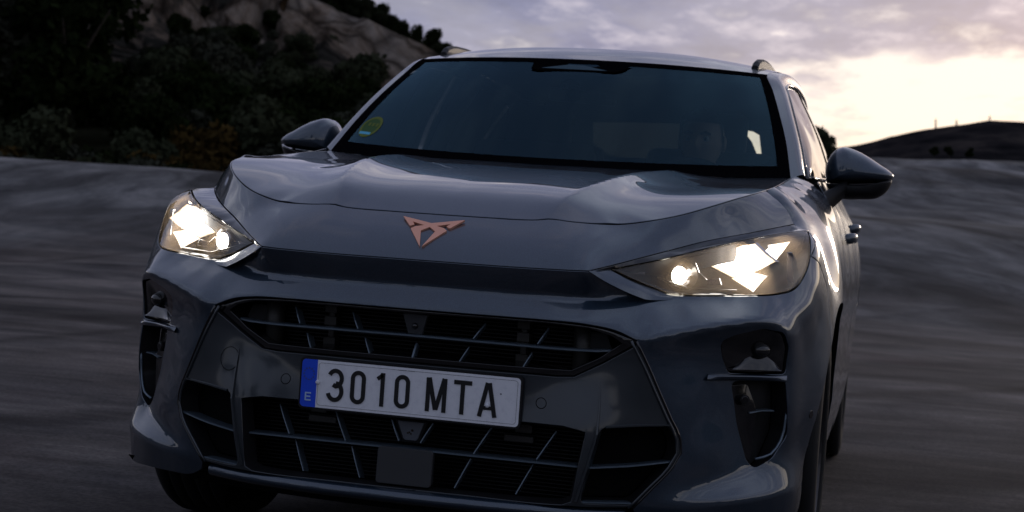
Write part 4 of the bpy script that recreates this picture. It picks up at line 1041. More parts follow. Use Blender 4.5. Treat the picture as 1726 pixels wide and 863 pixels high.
# ================================================================== wheels
def lathe(bm, prof, c, sg, seg=48):
    rings = []
    for k in range(seg):
        a = 2 * math.pi * k / seg
        rings.append([bm.verts.new((c[0] + sg * x, c[1] + r * math.cos(a), c[2] + r * math.sin(a))) for x, r in prof])
    for k in range(seg):
        A, B = rings[k], rings[(k + 1) % seg]
        for j in range(len(prof) - 1): bm.faces.new((A[j], A[j + 1], B[j + 1], B[j]))
for sg in (1, -1):
    for cy, xo in ((.87, .903), (3.55, .888)):
        wh = bpy.data.objects.new('wheel', None); COL.objects.link(wh); wh.parent = car
        c = (sg * xo, cy, .342)
        bm = bmesh.new()
        prof = [(-.225, .24), (-.232, .28), (-.222, .322), (-.195, .337)]
        for gx in (-.165, -.125, -.085, -.05):
            prof += [(gx - .012, .342), (gx - .006, .342), (gx - .005, .334), (gx + .002, .334), (gx + .003, .342)]
        prof += [(-.028, .341), (-.012, .333), (-.002, .30), (-.001, .27), (-.006, .242), (-.012, .238)]
        lathe(bm, prof, c, sg, 72); bmesh.ops.recalc_face_normals(bm, faces=bm.faces); bm_obj('tyre', bm, rubber, wh, True)
        bm = bmesh.new()
        lathe(bm, [(-.012, .238), (-.018, .232), (-.05, .222), (-.20, .215), (-.21, .235)], c, sg, 48)
        for k in range(5):
            for d in (-.16, .16):
                a = 2 * math.pi * k / 5 + d; rot = Matrix.Rotation(-a, 3, 'X')
                box(bm, Vector(c) + Vector((-sg * .03, math.cos(a) * .13, math.sin(a) * .13)), (.02, .19, .026), Matrix.Rotation(a, 3, 'X'))
        bmesh.ops.create_cone(bm, cap_ends=True, segments=24, radius1=.05, radius2=.05, depth=.03, matrix=Matrix.Translation((c[0] - sg * .03, c[1], c[2])) @ Matrix.Rotation(math.pi / 2, 4, 'Y'))
        bmesh.ops.recalc_face_normals(bm, faces=bm.faces); bm_obj('rim', bm, rim_m, wh, False)
        bm = bmesh.new(); bmesh.ops.create_cone(bm, cap_ends=True, segments=40, radius1=.165, radius2=.165, depth=.02, matrix=Matrix.Translation((c[0] - sg * .09, c[1], c[2])) @ Matrix.Rotation(math.pi / 2, 4, 'Y'))
        bm_obj('brake_disc', bm, chrome, wh)
    # wheel-arch liners
    for cy, r in ((.87, .40), (3.53, .395)):
        rows = [[(sg * x, cy - (r + e) * math.cos(a), .34 + (r + e) * math.sin(a)) for a in np.linspace(-.15, math.pi + .15, 15)] for x, e in ((.845, .004), (.78, .02), (.62, .02))]
        loft('wheel_arch_liner', rows, void, car, 2, 1)
        V = [(sg * .60, cy - .45, .1), (sg * .60, cy + .45, .1), (sg * .60, cy + .45, .8), (sg * .60, cy - .45, .8)]
        newobj('inner_wing', V, [(0, 1, 2, 3)], void, car, False)

# ================================================================== cabin
rows = [[(x, 1.16 + .25 * (abs(x) / .72) ** 2.2, 1.03) for x in np.linspace(-.72, .72, 9)], [(x, 1.45 + .1 * (x / .72) ** 2, 1.068) for x in np.linspace(-.76, .76, 9)], [(x, 1.72, 1.085) for x in np.linspace(-.77, .77, 9)], [(x, 1.86, 1.07) for x in np.linspace(-.77, .77, 9)], [(x, 1.9, .9) for x in np.linspace(-.77, .77, 9)]]
loft('dashboard', rows, dashm, car, 2, 3)
for sg in (1, -1):
    loft('door_trim', [[(sg * .765, y, .5) for y in (1.5, 2.3, 3.1, 3.9)], [(sg * .77, y, 1.09) for y in (1.5, 2.3, 3.1, 3.9)]], void, car, 1, 1)
    # interior pillars
    bm = bmesh.new(); tube(bm, [(sg * .60, 2.62, 1.45), (sg * .68, 2.58, 1.3), (sg * .74, 2.56, 1.12)], .035, 8); bm_obj('pillar_trim', bm, mat('pillar_grey', (.10, .105, .11), .6) if 'pillar_grey' not in MATS else MATS['pillar_grey'], car, True)
    bm = bmesh.new(); tube(bm, [(sg * .56, 3.5, 1.42), (sg * .66, 3.7, 1.25), (sg * .72, 3.8, 1.1)], .07, 8); bm_obj('pillar_trim', bm, void, car, True)
loft('cabin_floor', [[(x, y, .45) for x in (-.77, 0, .77)] for y in (1.2, 2.5, 3.95)], void, car, 1, 1)
loft('headliner', [[(x * .58 / .6, y, z) for x in (-.6, -.3, 0, .3, .6)] for y, z in ((1.93, 1.43), (2.4, 1.47), (3.1, 1.48), (3.93, 1.42))], mat('headliner_cloth', (.03, .032, .035), .9), car, 2, 2)
loft('firewall', [[(x, 1.15, z) for x in (-.75, 0, .75)] for z in (.3, 1.03)], void, car, 1, 1)
def rbox(name, c, s, m, par, bev, rot=None):
    bm = bmesh.new(); box(bm, c, s, rot); bmesh.ops.bevel(bm, geom=list(bm.edges), offset=bev, segments=4, profile=.6, affect='EDGES'); return bm_obj(name, bm, m, par, True)
for cx, yy in ((.345, 2.52), (-.345, 2.56)):
    st = bpy.data.objects.new('seat', None); COL.objects.link(st); st.parent = car
    rx = Matrix.Rotation(-.28, 3, 'X')
    rbox('backrest', (cx, yy + .02, .93), (.48, .13, .60), seatm, st, .05, rx); rbox('seat_cushion', (cx, yy - .28, .62), (.48, .5, .14), seatm, st, .05)
    rbox('headrest', (cx, yy + .135, 1.29), (.26, .09, .17), seatm, st, .04, rx)
rbox('rear_bench', (0, 3.35, .85), (1.3, .16, .62), seatm, car, .05, Matrix.Rotation(-.3, 3, 'X'))
for cx in (-.35, .35): rbox('rear_headrest', (cx, 3.47, 1.20), (.25, .08, .13), seatm, car, .035)
# steering wheel
bm = bmesh.new(); Pw = []
for k in range(41):
    a = 2 * math.pi * k / 40; Pw.append((.345 + .18 * math.cos(a), 1.96 + .17 * math.sin(a) * .38, 1.00 + .17 * math.sin(a) * .92))
tube(bm, Pw, .015, 8); box(bm, (.345, 1.965, 1.0), (.13, .03, .09)); box(bm, (.345, 1.96, 1.0), (.33, .015, .025)); bm_obj('steering_wheel', bm, dashm, car, True)
# rear-view mirror and sensor pod
rbox('rear_view_mirror', (-.033, 1.95, 1.352), (.235, .025, .046), mat('mirror_back', (.07, .085, .095), .35), car, .012, Matrix.Rotation(.05, 3, 'Y'))
bm = bmesh.new(); bmesh.ops.create_uvsphere(bm, u_segments=20, v_segments=12, radius=1, matrix=Matrix.Translation((-.065, 1.88, 1.382)) @ Matrix.Diagonal((.033, .05, .022, 1))); bm_obj('mirror_mount', bm, gloss, car, True)
bm = bmesh.new(); tube(bm, [(-.062, 1.90, 1.38), (-.062, 1.93, 1.345)], .026, 12); bm_obj('mirror_stem', bm, black, car, True)
bm = bmesh.new(); bmesh.ops.create_uvsphere(bm, u_segments=10, v_segments=8, radius=.007, matrix=Matrix.Translation((.044, 1.936, 1.351))); bm_obj('mirror_sensor', bm, void, car, True)

# ================================================================== driver
pr = thing('person', 'man in a dark jacket at the wheel, looking ahead through the windscreen', 'person')
pr.rotation_euler = (0, ROLL, 0)
def skinmesh(name, chains, m, par, sub=2):
    bm = bmesh.new(); lay = bm.verts.layers.skin.verify(); vs = {}
    for ch in chains:
        prev = None
        for key, p, r in ch:
            if key not in vs:
                v = bm.verts.new(p); v[lay].radius = (r, r) if not isinstance(r, tuple) else r; vs[key] = v
            v = vs[key]
            if prev is not None and not bm.edges.get((prev, v)): bm.edges.new((prev, v))
            prev = v
    first = vs[chains[0][0][0]]; first[lay].use_root = True
    me = bpy.data.meshes.new(name); bm.to_mesh(me); bm.free(); me.materials.append(m)
    o = bpy.data.objects.new(name, me); COL.objects.link(o); o.parent = par
    o.modifiers.new('skin', 'SKIN').use_smooth_shade = True
    s = o.modifiers.new('sub', 'SUBSURF'); s.levels = s.render_levels = sub
    return o
bx = .335
skinmesh('jacket', [[('pel', (bx, 2.42, .68), (.17, .12)), ('bel', (bx, 2.44, .82), (.16, .12)), ('che', (bx, 2.45, .98), (.18, .12)), ('sh', (bx, 2.44, 1.07), (.12, .09)), ('nk', (bx, 2.42, 1.12), (.065, .065))],
                     [('sh', 0, 0), ('sl', (bx - .19, 2.42, 1.05), .065), ('el', (bx - .25, 2.22, .86), .048), ('wl', (bx - .165, 2.03, .98), .034)],
                     [('sh', 0, 0), ('sr', (bx + .19, 2.42, 1.05), .065), ('er', (bx + .25, 2.22, .86), .048), ('wr', (bx + .185, 2.03, .98), .034)],
                     [('pel', 0, 0), ('hl', (bx - .10, 2.35, .67), .10), ('kl', (bx - .13, 1.95, .70), .07), ('fl', (bx - .13, 1.65, .48), .045)],
                     [('pel', 0, 0), ('hr', (bx + .10, 2.35, .67), .10), ('kr', (bx + .13, 1.95, .70), .07), ('fr', (bx + .13, 1.65, .48), .045)]], cloth, pr)
for sg, wx in ((-1, bx - .165), (1, bx + .185)):
    ch = [[('w', (wx, 2.03, .98), .028), ('p', (wx - sg * .006, 1.985, 1.01), (.036, .018))]]
    for i in range(4):
        z0 = 1.035 - i * .022
        ch.append([('p', 0, 0), (f'a{i}', (wx + sg * .006, 1.962, z0), .010), (f'b{i}', (wx - sg * .004, 1.935, z0 + .004), .009), (f'c{i}', (wx - sg * .026, 1.932, z0 + .004), .008), (f'd{i}', (wx - sg * .036, 1.948, z0 + .002), .0075)])
    ch.append([('w', 0, 0), ('t0', (wx - sg * .022, 2.0, 1.02), .011), ('t1', (wx - sg * .034, 1.985, 1.04), .009)])
    skinmesh('hand', ch, skin, pr, 1)
# head: one sculpted surface
bm = bmesh.new(); bmesh.ops.create_uvsphere(bm, u_segments=64, v_segments=48, radius=1)
HC = Vector((bx + .005, 2.36, 1.245))
def gs(x, s): return math.exp(-(x / s) ** 2)
for v in bm.verts:
    x, y, z = v.co
    X, Y, Z = x * .076, y * .098, z * .118
    front = max(0, -y)
    if z < -.1: X *= 1 - .28 * min(1, (-.1 - z)) ; Y *= 1 - .10 * (-z)
    if front > 0:
        fx, fz = X, Z
        Y -= .020 * gs(fx, .011) * gs(fz + .022, .018) * front            # nose tip
        Y -= .011 * gs(fx, .009) * gs(fz - .004, .022) * front            # bridge
        for s in (-1, 1):
            Y += .009 * gs(fx - s * .031, .016) * gs(fz - .006, .010) * front   # sockets
            Y -= .006 * gs(fx - s * .030, .022) * gs(fz - .024, .009) * front   # brows
            Y -= .004 * gs(fx - s * .040, .020) * gs(fz + .022, .018) * front   # cheeks
        Y -= .005 * gs(fx, .024) * gs(fz + .052, .006) * front            # upper lip
        Y += .005 * gs(fx, .026) * gs(fz + .0585, .004) * front
        Y -= .005 * gs(fx, .020) * gs(fz + .065, .006) * front            # lower lip
        Y -= .010 * gs(fx, .024) * gs(fz + .095, .016) * front            # chin
    v.co = (X, Y, Z)
mt = Matrix.Translation(HC) @ Matrix.Rotation(-.10, 4, 'Z')
bmesh.ops.transform(bm, matrix=mt, verts=bm.verts)
head = bm_obj('head', bm, skin, pr, True)
bm = bmesh.new(); tube(bm, [(bx, 2.42, 1.08), (bx + .003, 2.395, 1.16), (bx + .005, 2.38, 1.20)], .056, 14, .052); bm_obj('neck', bm, skin, pr, True)
for s in (-1, 1):
    bm = bmesh.new(); bmesh.ops.create_uvsphere(bm, u_segments=14, v_segments=10, radius=1, matrix=mt @ Matrix.Translation((s * .077, .012, -.004)) @ Matrix.Rotation(s * .4, 4, 'Z') @ Matrix.Diagonal((.010, .018, .032, 1))); bm_obj('ear', bm, skin, pr, True)
    bm = bmesh.new(); bmesh.ops.create_uvsphere(bm, u_segments=14, v_segments=10, radius=.0125, matrix=mt @ Matrix.Translation((s * .031, -.078, .005))); bm_obj('eye', bm, mat('eye_white', (.5, .5, .48), .2) if 'eye_white' not in MATS else MATS['eye_white'], pr, True)
    bm = bmesh.new(); bmesh.ops.create_uvsphere(bm, u_segments=12, v_segments=8, radius=.0055, matrix=mt @ Matrix.Translation((s * .031, -.087, .005))); bm_obj('iris', bm, void, pr, True)
    bm = bmesh.new(); tube(bm, [mt @ Vector((s * .014, -.099, .022)), mt @ Vector((s * .032, -.096, .029)), mt @ Vector((s * .048, -.082, .023))], .004, 6); bm_obj('eyebrow', bm, hair, pr, True)
bm = bmesh.new(); bmesh.ops.create_uvsphere(bm, u_segments=40, v_segments=28, radius=1)
bmesh.ops.delete(bm, geom=[v for v in bm.verts if v.co.z < (.50 if v.co.y < -.2 else (-.05 if v.co.y < .35 else -.5))], context='VERTS')
for v in bm.verts:
    k = 1 + .02 * math.sin(v.co.x * 23) * math.sin(v.co.y * 19); v.co = (v.co.x * .081 * k, v.co.y * .103 * k, v.co.z * .124 * k)
bmesh.ops.transform(bm, matrix=mt, verts=bm.verts); bm_obj('hair', bm, hair, pr, True)

# ================================================================== surroundings (level world axes)
def smooth(a, b_, x):
    t = np.clip((x - a) / (b_ - a), 0, 1); return t * t * (3 - 2 * t)
nrng = np.random.default_rng(3)
def vnoise(x, y, s, seed=0):
    """cheap value noise on arrays"""
    x = x / s; y = y / s; xi = np.floor(x).astype(int); yi = np.floor(y).astype(int); xf = x - xi; yf = y - yi
    def hsh(i, j):
        n = (i * 374761393 + j * 668265263 + seed * 974634777) & 0x7fffffff
        n = ((n ^ (n >> 13)) * 1274126177) & 0x7fffffff
        return (n & 0xffff) / 65535.0
    u, v = xf * xf * (3 - 2 * xf), yf * yf * (3 - 2 * yf)
    return (hsh(xi, yi) * (1 - u) + hsh(xi + 1, yi) * u) * (1 - v) + (hsh(xi, yi + 1) * (1 - u) + hsh(xi + 1, yi + 1) * u) * v - .5
def fbm(x, y, s, o=4, seed=0):
    r = 0
    for k in range(o): r = r + vnoise(x, y, s / 2 ** k, seed + k) / 2 ** k
    return r
TR = math.tan(ROLL)
def track_z(x, y):
    x = np.asarray(x, float); y = np.asarray(y, float)
    xs = np.where(x > 6, 6 + 10 * np.tanh((x - 6) / 10), x)
    z = -TR * xs
    rise = 1.72 * smooth(13, 36, y + .18 * np.clip(-x, 0, 30)) + 3.9 * smooth(34, 78, y) * smooth(-24, 4, x)
    z = z + rise * smooth(60, -5, np.abs(x) - 60) + .035 * fbm(x, y, 9, 3, 5) * smooth(9, 16, np.hypot(x, y))
    z = z + .3 * fbm(x, y, 24, 4, 9) * smooth(30, 60, y)
    z = z + 3.0 * smooth(-12, -50, y)
    return z
def edge_y(x): return 37.5 + .30 * (x + 19)            # far edge of the concrete on the left
def grid(name, xs, ys, zf, m, kind='structure'):
    Xg, Yg = np.meshgrid(xs, ys); Zg = zf(Xg, Yg); nx, ny = len(xs), len(ys)
    V = np.c_[Xg.ravel(), Yg.ravel(), Zg.ravel()]
    F = [(j * nx + i, j * nx + i + 1, (j + 1) * nx + i + 1, (j + 1) * nx + i) for j in range(ny - 1) for i in range(nx - 1)]
    o = newobj(name, V, F, m); o['kind'] = kind; return o
conc = mat('weathered_concrete', (.2, .2, .2), .9, spec=.08)
b = nodes(conc)
t = nt.nodes.new('ShaderNodeTexCoord').outputs['Object']
def mapped2(sc_, ang):
    m = nt.nodes.new('ShaderNodeMapping'); m.inputs['Rotation'].default_value = (0, 0, ang); nt.links.new(t, m.inputs[0])
    m2 = nt.nodes.new('ShaderNodeMapping'); m2.inputs['Scale'].default_value = sc_; nt.links.new(m.outputs[0], m2.inputs[0]); return m2.outputs[0]
def mapped(sc_, rot=(0, 0, 0)):
    m = nt.nodes.new('ShaderNodeMapping'); m.inputs['Scale'].default_value = sc_; m.inputs['Rotation'].default_value = rot; nt.links.new(t, m.inputs[0]); return m.outputs[0]
a1 = noise(1.0, 7, .62, mapped((.13, .38, 1), (0, 0, -.16)), 1.1)          # long wear bands
a2 = noise(1.0, 7, .68, mapped((.55, .75, 1)), .9)          # blotches
a3 = noise(1.0, 5, .6, mapped((1.2, 9, 1), (0, 0, .12)), .3)            # fine streaks along the running line
a4 = noise(60, 4, .7, t)
base = ramp_(a1, [(.32, (.038, .034, .031)), (.45, (.074, .067, .062)), (.55, (.122, .112, .105)), (.68, (.17, .157, .148))])
blot = ramp_(a2, [(.34, (.30, .31, .36)), (.5, (.9, .88, .88)), (.66, (1.6, 1.5, 1.45))])
c1 = mix_(.75, base, blot, 'MULTIPLY')
c2 = mix_(.55, c1, ramp_(a3, [(.3, (.62, .60, .62)), (.6, (1.12, 1.10, 1.10)), (.8, (1.3, 1.28, 1.25))]), 'MULTIPLY')
trk = nt.nodes.new('ShaderNodeTexVoronoi'); trk.feature = 'DISTANCE_TO_EDGE'; trk.inputs['Scale'].default_value = .23; nt.links.new(mapped2((1.0, .35, 1), .25), trk.inputs['Vector'])
crk2 = ramp_(math_('ADD', trk.outputs['Distance'], math_('MULTIPLY_ADD', a2, .05, -.025)), [(0, (.45, .44, .44)), (.012, (.6, .6, .6)), (.03, (1, 1, 1))])
c2 = mix_(.8, c2, crk2, 'MULTIPLY')
c3 = mix_(.5, c2, ramp_(a4, [(.35, (.35, .35, .35)), (.5, (1, 1, 1)), (.68, (1.7, 1.68, 1.65))]), 'MULTIPLY')
rust = ramp_(noise(.28, 4, .6, mapped((1, 1, 1))), [(.56, (0, 0, 0)), (.70, (.55, .55, .55))])
c4 = mix_(rust, c3, (.060, .034, .036))
# the steep bank: eroded, mottled render with diagonal water marks
bank = noise(1.0, 7, .62, mapped2((.42, .10, .5), -.28), .9)
bank2 = noise(1.0, 6, .7, mapped2((1.3, .30, 1), -.35), .6)
bcol = mix_(.8, ramp_(bank, [(.36, (.032, .031, .031)), (.46, (.080, .078, .077)), (.56, (.14, .137, .135)), (.68, (.24, .232, .225))]), ramp_(bank2, [(.32, (.40, .40, .42)), (.5, (1, 1, 1)), (.68, (1.5, 1.46, 1.42))]), 'MULTIPLY')
sx_ = nt.nodes.new('ShaderNodeSeparateXYZ'); nt.links.new(t, sx_.inputs[0])
bm_ = math_('SMOOTH_MIN', math_('MAXIMUM', math_('MULTIPLY_ADD', math_('ADD', sx_.outputs[1], math_('MULTIPLY', bank, 7)), .14, -2.5), 0.0), 1.0, .1)
c4 = mix_(bm_, c4, bcol)
nt.links.new(c4, b.inputs['Base Color']); bump(b, mix_(.6, a4, a2), .35, .02)
xs = np.unique(np.concatenate([np.linspace(-60, -24, 19), np.linspace(-24, 24, 97), np.linspace(24, 90, 30)]))
ys = np.unique(np.concatenate([np.linspace(-60, -8, 27), np.linspace(-8, 44, 131), np.linspace(44, 120, 77)]))
def tz(x, y):
    z = track_z(x, y)
    lim = edge_y(x) + 2.2 * vnoise(x, y * 0, 3.0, 61) + 1.0 * vnoise(x, y * 0, .9, 62); z = z + .22 * vnoise(x, y, 2.2, 63) * smooth(-6, -1, y - lim); over = (y > lim) & (x < 0)
    z = np.where(over, z - np.minimum(.9 * (y - lim), 1.2) * smooth(0, -8, x), z)
    return z
grid('concrete_track', xs, ys, tz, conc)
# low dark slot edge stones along the top of the bank
# hillside terrain beyond the edge
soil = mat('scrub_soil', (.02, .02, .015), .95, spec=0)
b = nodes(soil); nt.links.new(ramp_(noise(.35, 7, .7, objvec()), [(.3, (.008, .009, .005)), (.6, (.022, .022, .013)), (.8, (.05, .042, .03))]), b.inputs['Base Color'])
rock = mat('limestone_cliff', (.12, .11, .11), .9, spec=0)
b = nodes(rock)
r1 = noise(.075, 9, .75, objvec((1, 1, .55)), .4); r2 = noise(.35, 6, .7, objvec((1, 1, .4)))
rc = ramp_(r1, [(.36, (.010, .011, .008)), (.47, (.030, .028, .024)), (.53, (.12, .09, .068)), (.60, (.20, .165, .135)), (.75, (.26, .23, .21))])
vor = nt.nodes.new('ShaderNodeTexVoronoi'); vor.feature = 'DISTANCE_TO_EDGE'; vor.inputs['Scale'].default_value = .22; nt.links.new(objvec((1, 1, .35)), vor.inputs['Vector'])
crk = ramp_(vor.outputs['Distance'], [(0, (.12, .12, .12)), (.12, (1, 1, 1))])
rc = mix_(.75, rc, crk, 'MULTIPLY')
nt.links.new(mix_(.85, rc, ramp_(r2, [(.3, (.25, .25, .25)), (.55, (1, 1, 1)), (.75, (1.4, 1.35, 1.3))]), 'MULTIPLY'), b.inputs['Base Color']); bump(b, r2, .8, 1.2)
def dirxy(u, D):
    """ground point seen in picture column u (of 1726) at range D, world axes"""
    a = math.atan((u - 863) / 2692.6) ; a0 = math.atan2(-.232869, .972507)
    return 1.11 + D * math.sin(a0 + a), -3.47 + D * math.cos(a0 + a)
def hz(v, D): return .809 + D * (427 - v) / 2692.6
# cliff: terrain in polar strips round the track
def ridge_v(u):      # skyline height in picture pixels
    return np.interp(u, [-900, -300, 0, 300, 480, 540, 600, 640, 700, 760, 830, 1000, 1400], [-420, -330, -240, -130, -20, 15, 46, 68, 98, 128, 185, 260, 330])
us = np.linspace(-900, 1400, 420); rows = []
Ds = [46, 54, 64, 76, 90, 105, 112, 118, 124, 130, 135, 140, 145, 150, 155, 160, 172, 200]
tt = [0, .02, .05, .10, .18, .28, .35, .42, .51, .60, .69, .78, .85, .92, .96, 1.0, .98, .9]
V = []
for D, k in zip(Ds, tt):
    for u in us:
        x, y = dirxy(u, D); zb = 1.75; ztop = hz(ridge_v(u), 160)
        z = zb + (ztop - zb) * k
        V.append((x, y, z))
V = np.array(V); kk = np.repeat(tt, len(us))
V[:, 2] += fbm(V[:, 0], V[:, 1] + V[:, 2] * 1.5, 22, 5, 21) * 5 * np.sin(np.clip(kk, 0, 1) * math.pi) ** .5
V[:, 0] += fbm(V[:, 1], V[:, 2] * 2, 12, 4, 4) * 5 * (kk > .1); V[:, 1] += fbm(V[:, 0] + 50, V[:, 2] * 2, 10, 5, 8) * 11 * (kk > .1)
nu_ = len(us); F = []; fm = []
for j in range(len(Ds) - 1):
    for i in range(nu_ - 1):
        F.append((j * nu_ + i, j * nu_ + i + 1, (j + 1) * nu_ + i + 1, (j + 1) * nu_ + i)); fm.append(0 if j < 5 else 1)
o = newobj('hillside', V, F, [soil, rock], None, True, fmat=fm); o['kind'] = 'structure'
# far terrain / land to the horizon, and the distant mountain with masts
grid('far_ground', np.linspace(-3000, 3000, 31), np.linspace(-3000, 3000, 31), lambda x, y: -4 + 0 * x, soil)
mtn = mat('far_mountain', (.05, .05, .07), 1.0, spec=0)
b = nodes(mtn); nt.links.new(ramp_(noise(.03, 8, .7, objvec((1, 1, 3))), [(.35, (.008, .008, .009)), (.5, (.020, .018, .019)), (.65, (.048, .040, .036))]), b.inputs['Base Color'])
us2 = np.linspace(1150, 2700, 160); vv = np.interp(us2, [1150, 1380, 1440, 1500, 1560, 1620, 1668, 1726, 1850, 2100, 2400, 2700], [330, 262, 247, 230, 222, 219, 215.5, 219, 224, 215, 230, 300])
V = []
for k, D in ((0, 700), (.35, 800), (.7, 900), (1.0, 1000), (.7, 1150)):
    for u, v in zip(us2, vv):
        x, y = dirxy(u, D); ztop = hz(v, 1000); V.append((x, y, -4 + (ztop + 4) * k))
V = np.array(V); V[:, 2] += fbm(V[:, 0], V[:, 1], 90, 4, 33) * 14 * (V[:, 2] > 0) * .5
n2_ = len(us2); F = [(j * n2_ + i, j * n2_ + i + 1, (j + 1) * n2_ + i + 1, (j + 1) * n2_ + i) for j in range(4) for i in range(n2_ - 1)]
o = newobj('mountain', V, F, mtn); o['kind'] = 'structure'
steel = mat('mast_steel', (.06, .05, .06), .6)
for u, v0, v1, lab in ((1577, 206, 222, 'thin antenna mast on the far mountain, leftmost of the three'), (1612, 209, 220, 'thin antenna mast on the far mountain between two others'), (1668, 203, 217, 'tallest antenna mast standing on the summit of the far mountain')):
    x, y = dirxy(u, 1000); bm = bmesh.new(); z0, z1 = hz(v1, 1000) - 3, hz(v0, 1000)
    tube(bm, [(x, y, z0), (x, y, z1)], .55, 6, .25)
    for q in (.35, .6, .8): box(bm, (x, y, z0 + (z1 - z0) * q), (1.6, .3, .5))
    o = bm_obj('antenna_mast', bm, steel); o['label'] = lab; o['category'] = 'mast'; o['group'] = 'antenna masts on the mountain'

# hills and trees all round behind the photographer (seen in the paint)
V = []; A_ = np.linspace(math.radians(-250), math.radians(68), 160)     # azimuth from +x, clockwise part skipped
for k, D in ((0, 62), (.5, 90), (1, 130), (.9, 160)):
    for a in A_:
        x, y = D * math.cos(a), -3 + D * math.sin(a)
        hgt = (13 + 6 * math.sin(a * 3.1) + 4 * math.sin(a * 7.3 + 1)) * (.42 + .58 * (1 - math.cos(a)) / 2 if math.sin(a) > -.6 else .42 + .4 * (1 - math.cos(a)) / 2)
        fade = 1.0
        if a > math.radians(40): fade = (math.radians(68) - a) / math.radians(28)
        if a < math.radians(-215): fade = 1
        V.append((x, y, -1 + hgt * k * max(0, fade)))
V = np.array(V); V[:, 2] += fbm(V[:, 0], V[:, 1], 25, 4, 77) * 3 * (V[:, 2] > 1)
n3 = len(A_); F = [(j * n3 + i, j * n3 + i + 1, (j + 1) * n3 + i + 1, (j + 1) * n3 + i) for j in range(3) for i in range(n3 - 1)]
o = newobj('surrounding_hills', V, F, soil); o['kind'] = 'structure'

# ------------------------------------------------------------------ trees and shrubs
def leafmat(name, a, b_):
    m = mat(name, a, .9, spec=0.0); bb = nodes(m)
    nt.links.new(ramp_(noise(.9, 3, .6, objvec()), [(.3, a), (.65, b_)]), bb.inputs['Base Color']); return m
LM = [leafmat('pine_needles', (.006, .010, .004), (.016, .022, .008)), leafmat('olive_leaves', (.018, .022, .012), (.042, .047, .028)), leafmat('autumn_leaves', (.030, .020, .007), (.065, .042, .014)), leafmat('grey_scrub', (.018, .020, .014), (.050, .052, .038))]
bark = mat('bark', (.03, .022, .016), .9)
def crown_mesh(seed, n, leaf, wx, hz_, lobes, conic=0):
    r = np.random.default_rng(seed); C = []
    for k in range(lobes):
        a = r.uniform(0, 6.283); q = r.uniform(0, .75) ** .6; zz = r.uniform(.12, .95)
        taper = (1 - zz * conic)
        C.append((math.cos(a) * wx * q * taper * .7, math.sin(a) * wx * q * taper * .7, zz * hz_, r.uniform(.22, .42) * wx * (.6 + .4 * taper)))
    C = np.array(C); i = r.integers(0, lobes, n); d = r.normal(size=(n, 3)); d /= np.linalg.norm(d, axis=1)[:, None]
    rad = C[i, 3] * r.uniform(.35, 1.08, n) ** .5
    P = C[i, :3] + d * rad[:, None] * [1, 1, .75]
    s = leaf * r.uniform(.5, 1.3, n); t1 = r.normal(size=(n, 3)); t1 /= np.linalg.norm(t1, axis=1)[:, None]; t2 = np.cross(t1, d + .3 * r.normal(size=(n, 3))); t2 /= np.linalg.norm(t2, axis=1)[:, None] + 1e-9
    a = P - t1 * s[:, None]; b_ = P + t2 * s[:, None] * .6; c = P + t1 * s[:, None]; d_ = P - t2 * s[:, None] * .6
    V = np.stack([a, b_, c, d_], 1).reshape(-1, 3); F = np.arange(4 * n).reshape(n, 4)
    me = bpy.data.meshes.new('crown'); me.vertices.add(len(V)); me.vertices.foreach_set('co', V.ravel())
    me.loops.add(4 * n); me.loops.foreach_set('vertex_index', F.ravel()); me.polygons.add(n)
    me.polygons.foreach_set('loop_start', np.arange(0, 4 * n, 4)); me.polygons.foreach_set('loop_total', [4] * n); me.update(); me.validate()
    return me
def trunk_mesh(seed, h, r0, spread):
    r = random.Random(seed); bm = bmesh.new()
    tube(bm, [(0, 0, -.6), (r.uniform(-.1, .1), 0, h * .35), (r.uniform(-.2, .2), r.uniform(-.2, .2), h * .8)], r0, 8, r0 * .35)
    for k in range(5):
        a = r.uniform(0, 6.28); z = h * r.uniform(.3, .65); tube(bm, [(0, 0, z), (math.cos(a) * spread * .4, math.sin(a) * spread * .4, z + h * .15), (math.cos(a) * spread * .8, math.sin(a) * spread * .8, z + h * .3)], r0 * .4, 6, r0 * .1)
    me = bpy.data.meshes.new('trunk'); bm.to_mesh(me); bm.free(); me.materials.append(bark); return me
KIND = {'pine': [], 'bush': [], 'shrub': []}
for s in range(3):
    KIND['pine'].append((crown_mesh(10 + s, 5200, .20, 3.0, 6.0, 26, .35), trunk_mesh(s, 7.0, .22, 2.2), 1.6))
    KIND['bush'].append((crown_mesh(20 + s, 4200, .15, 2.2, 3.2, 20), trunk_mesh(40 + s, 3.2, .12, 1.5), .3))
    KIND['shrub'].append((crown_mesh(30 + s, 2200, .085, 1.1, 1.2, 12), trunk_mesh(70 + s, 1.1, .05, .7), .05))
MESHES = {}
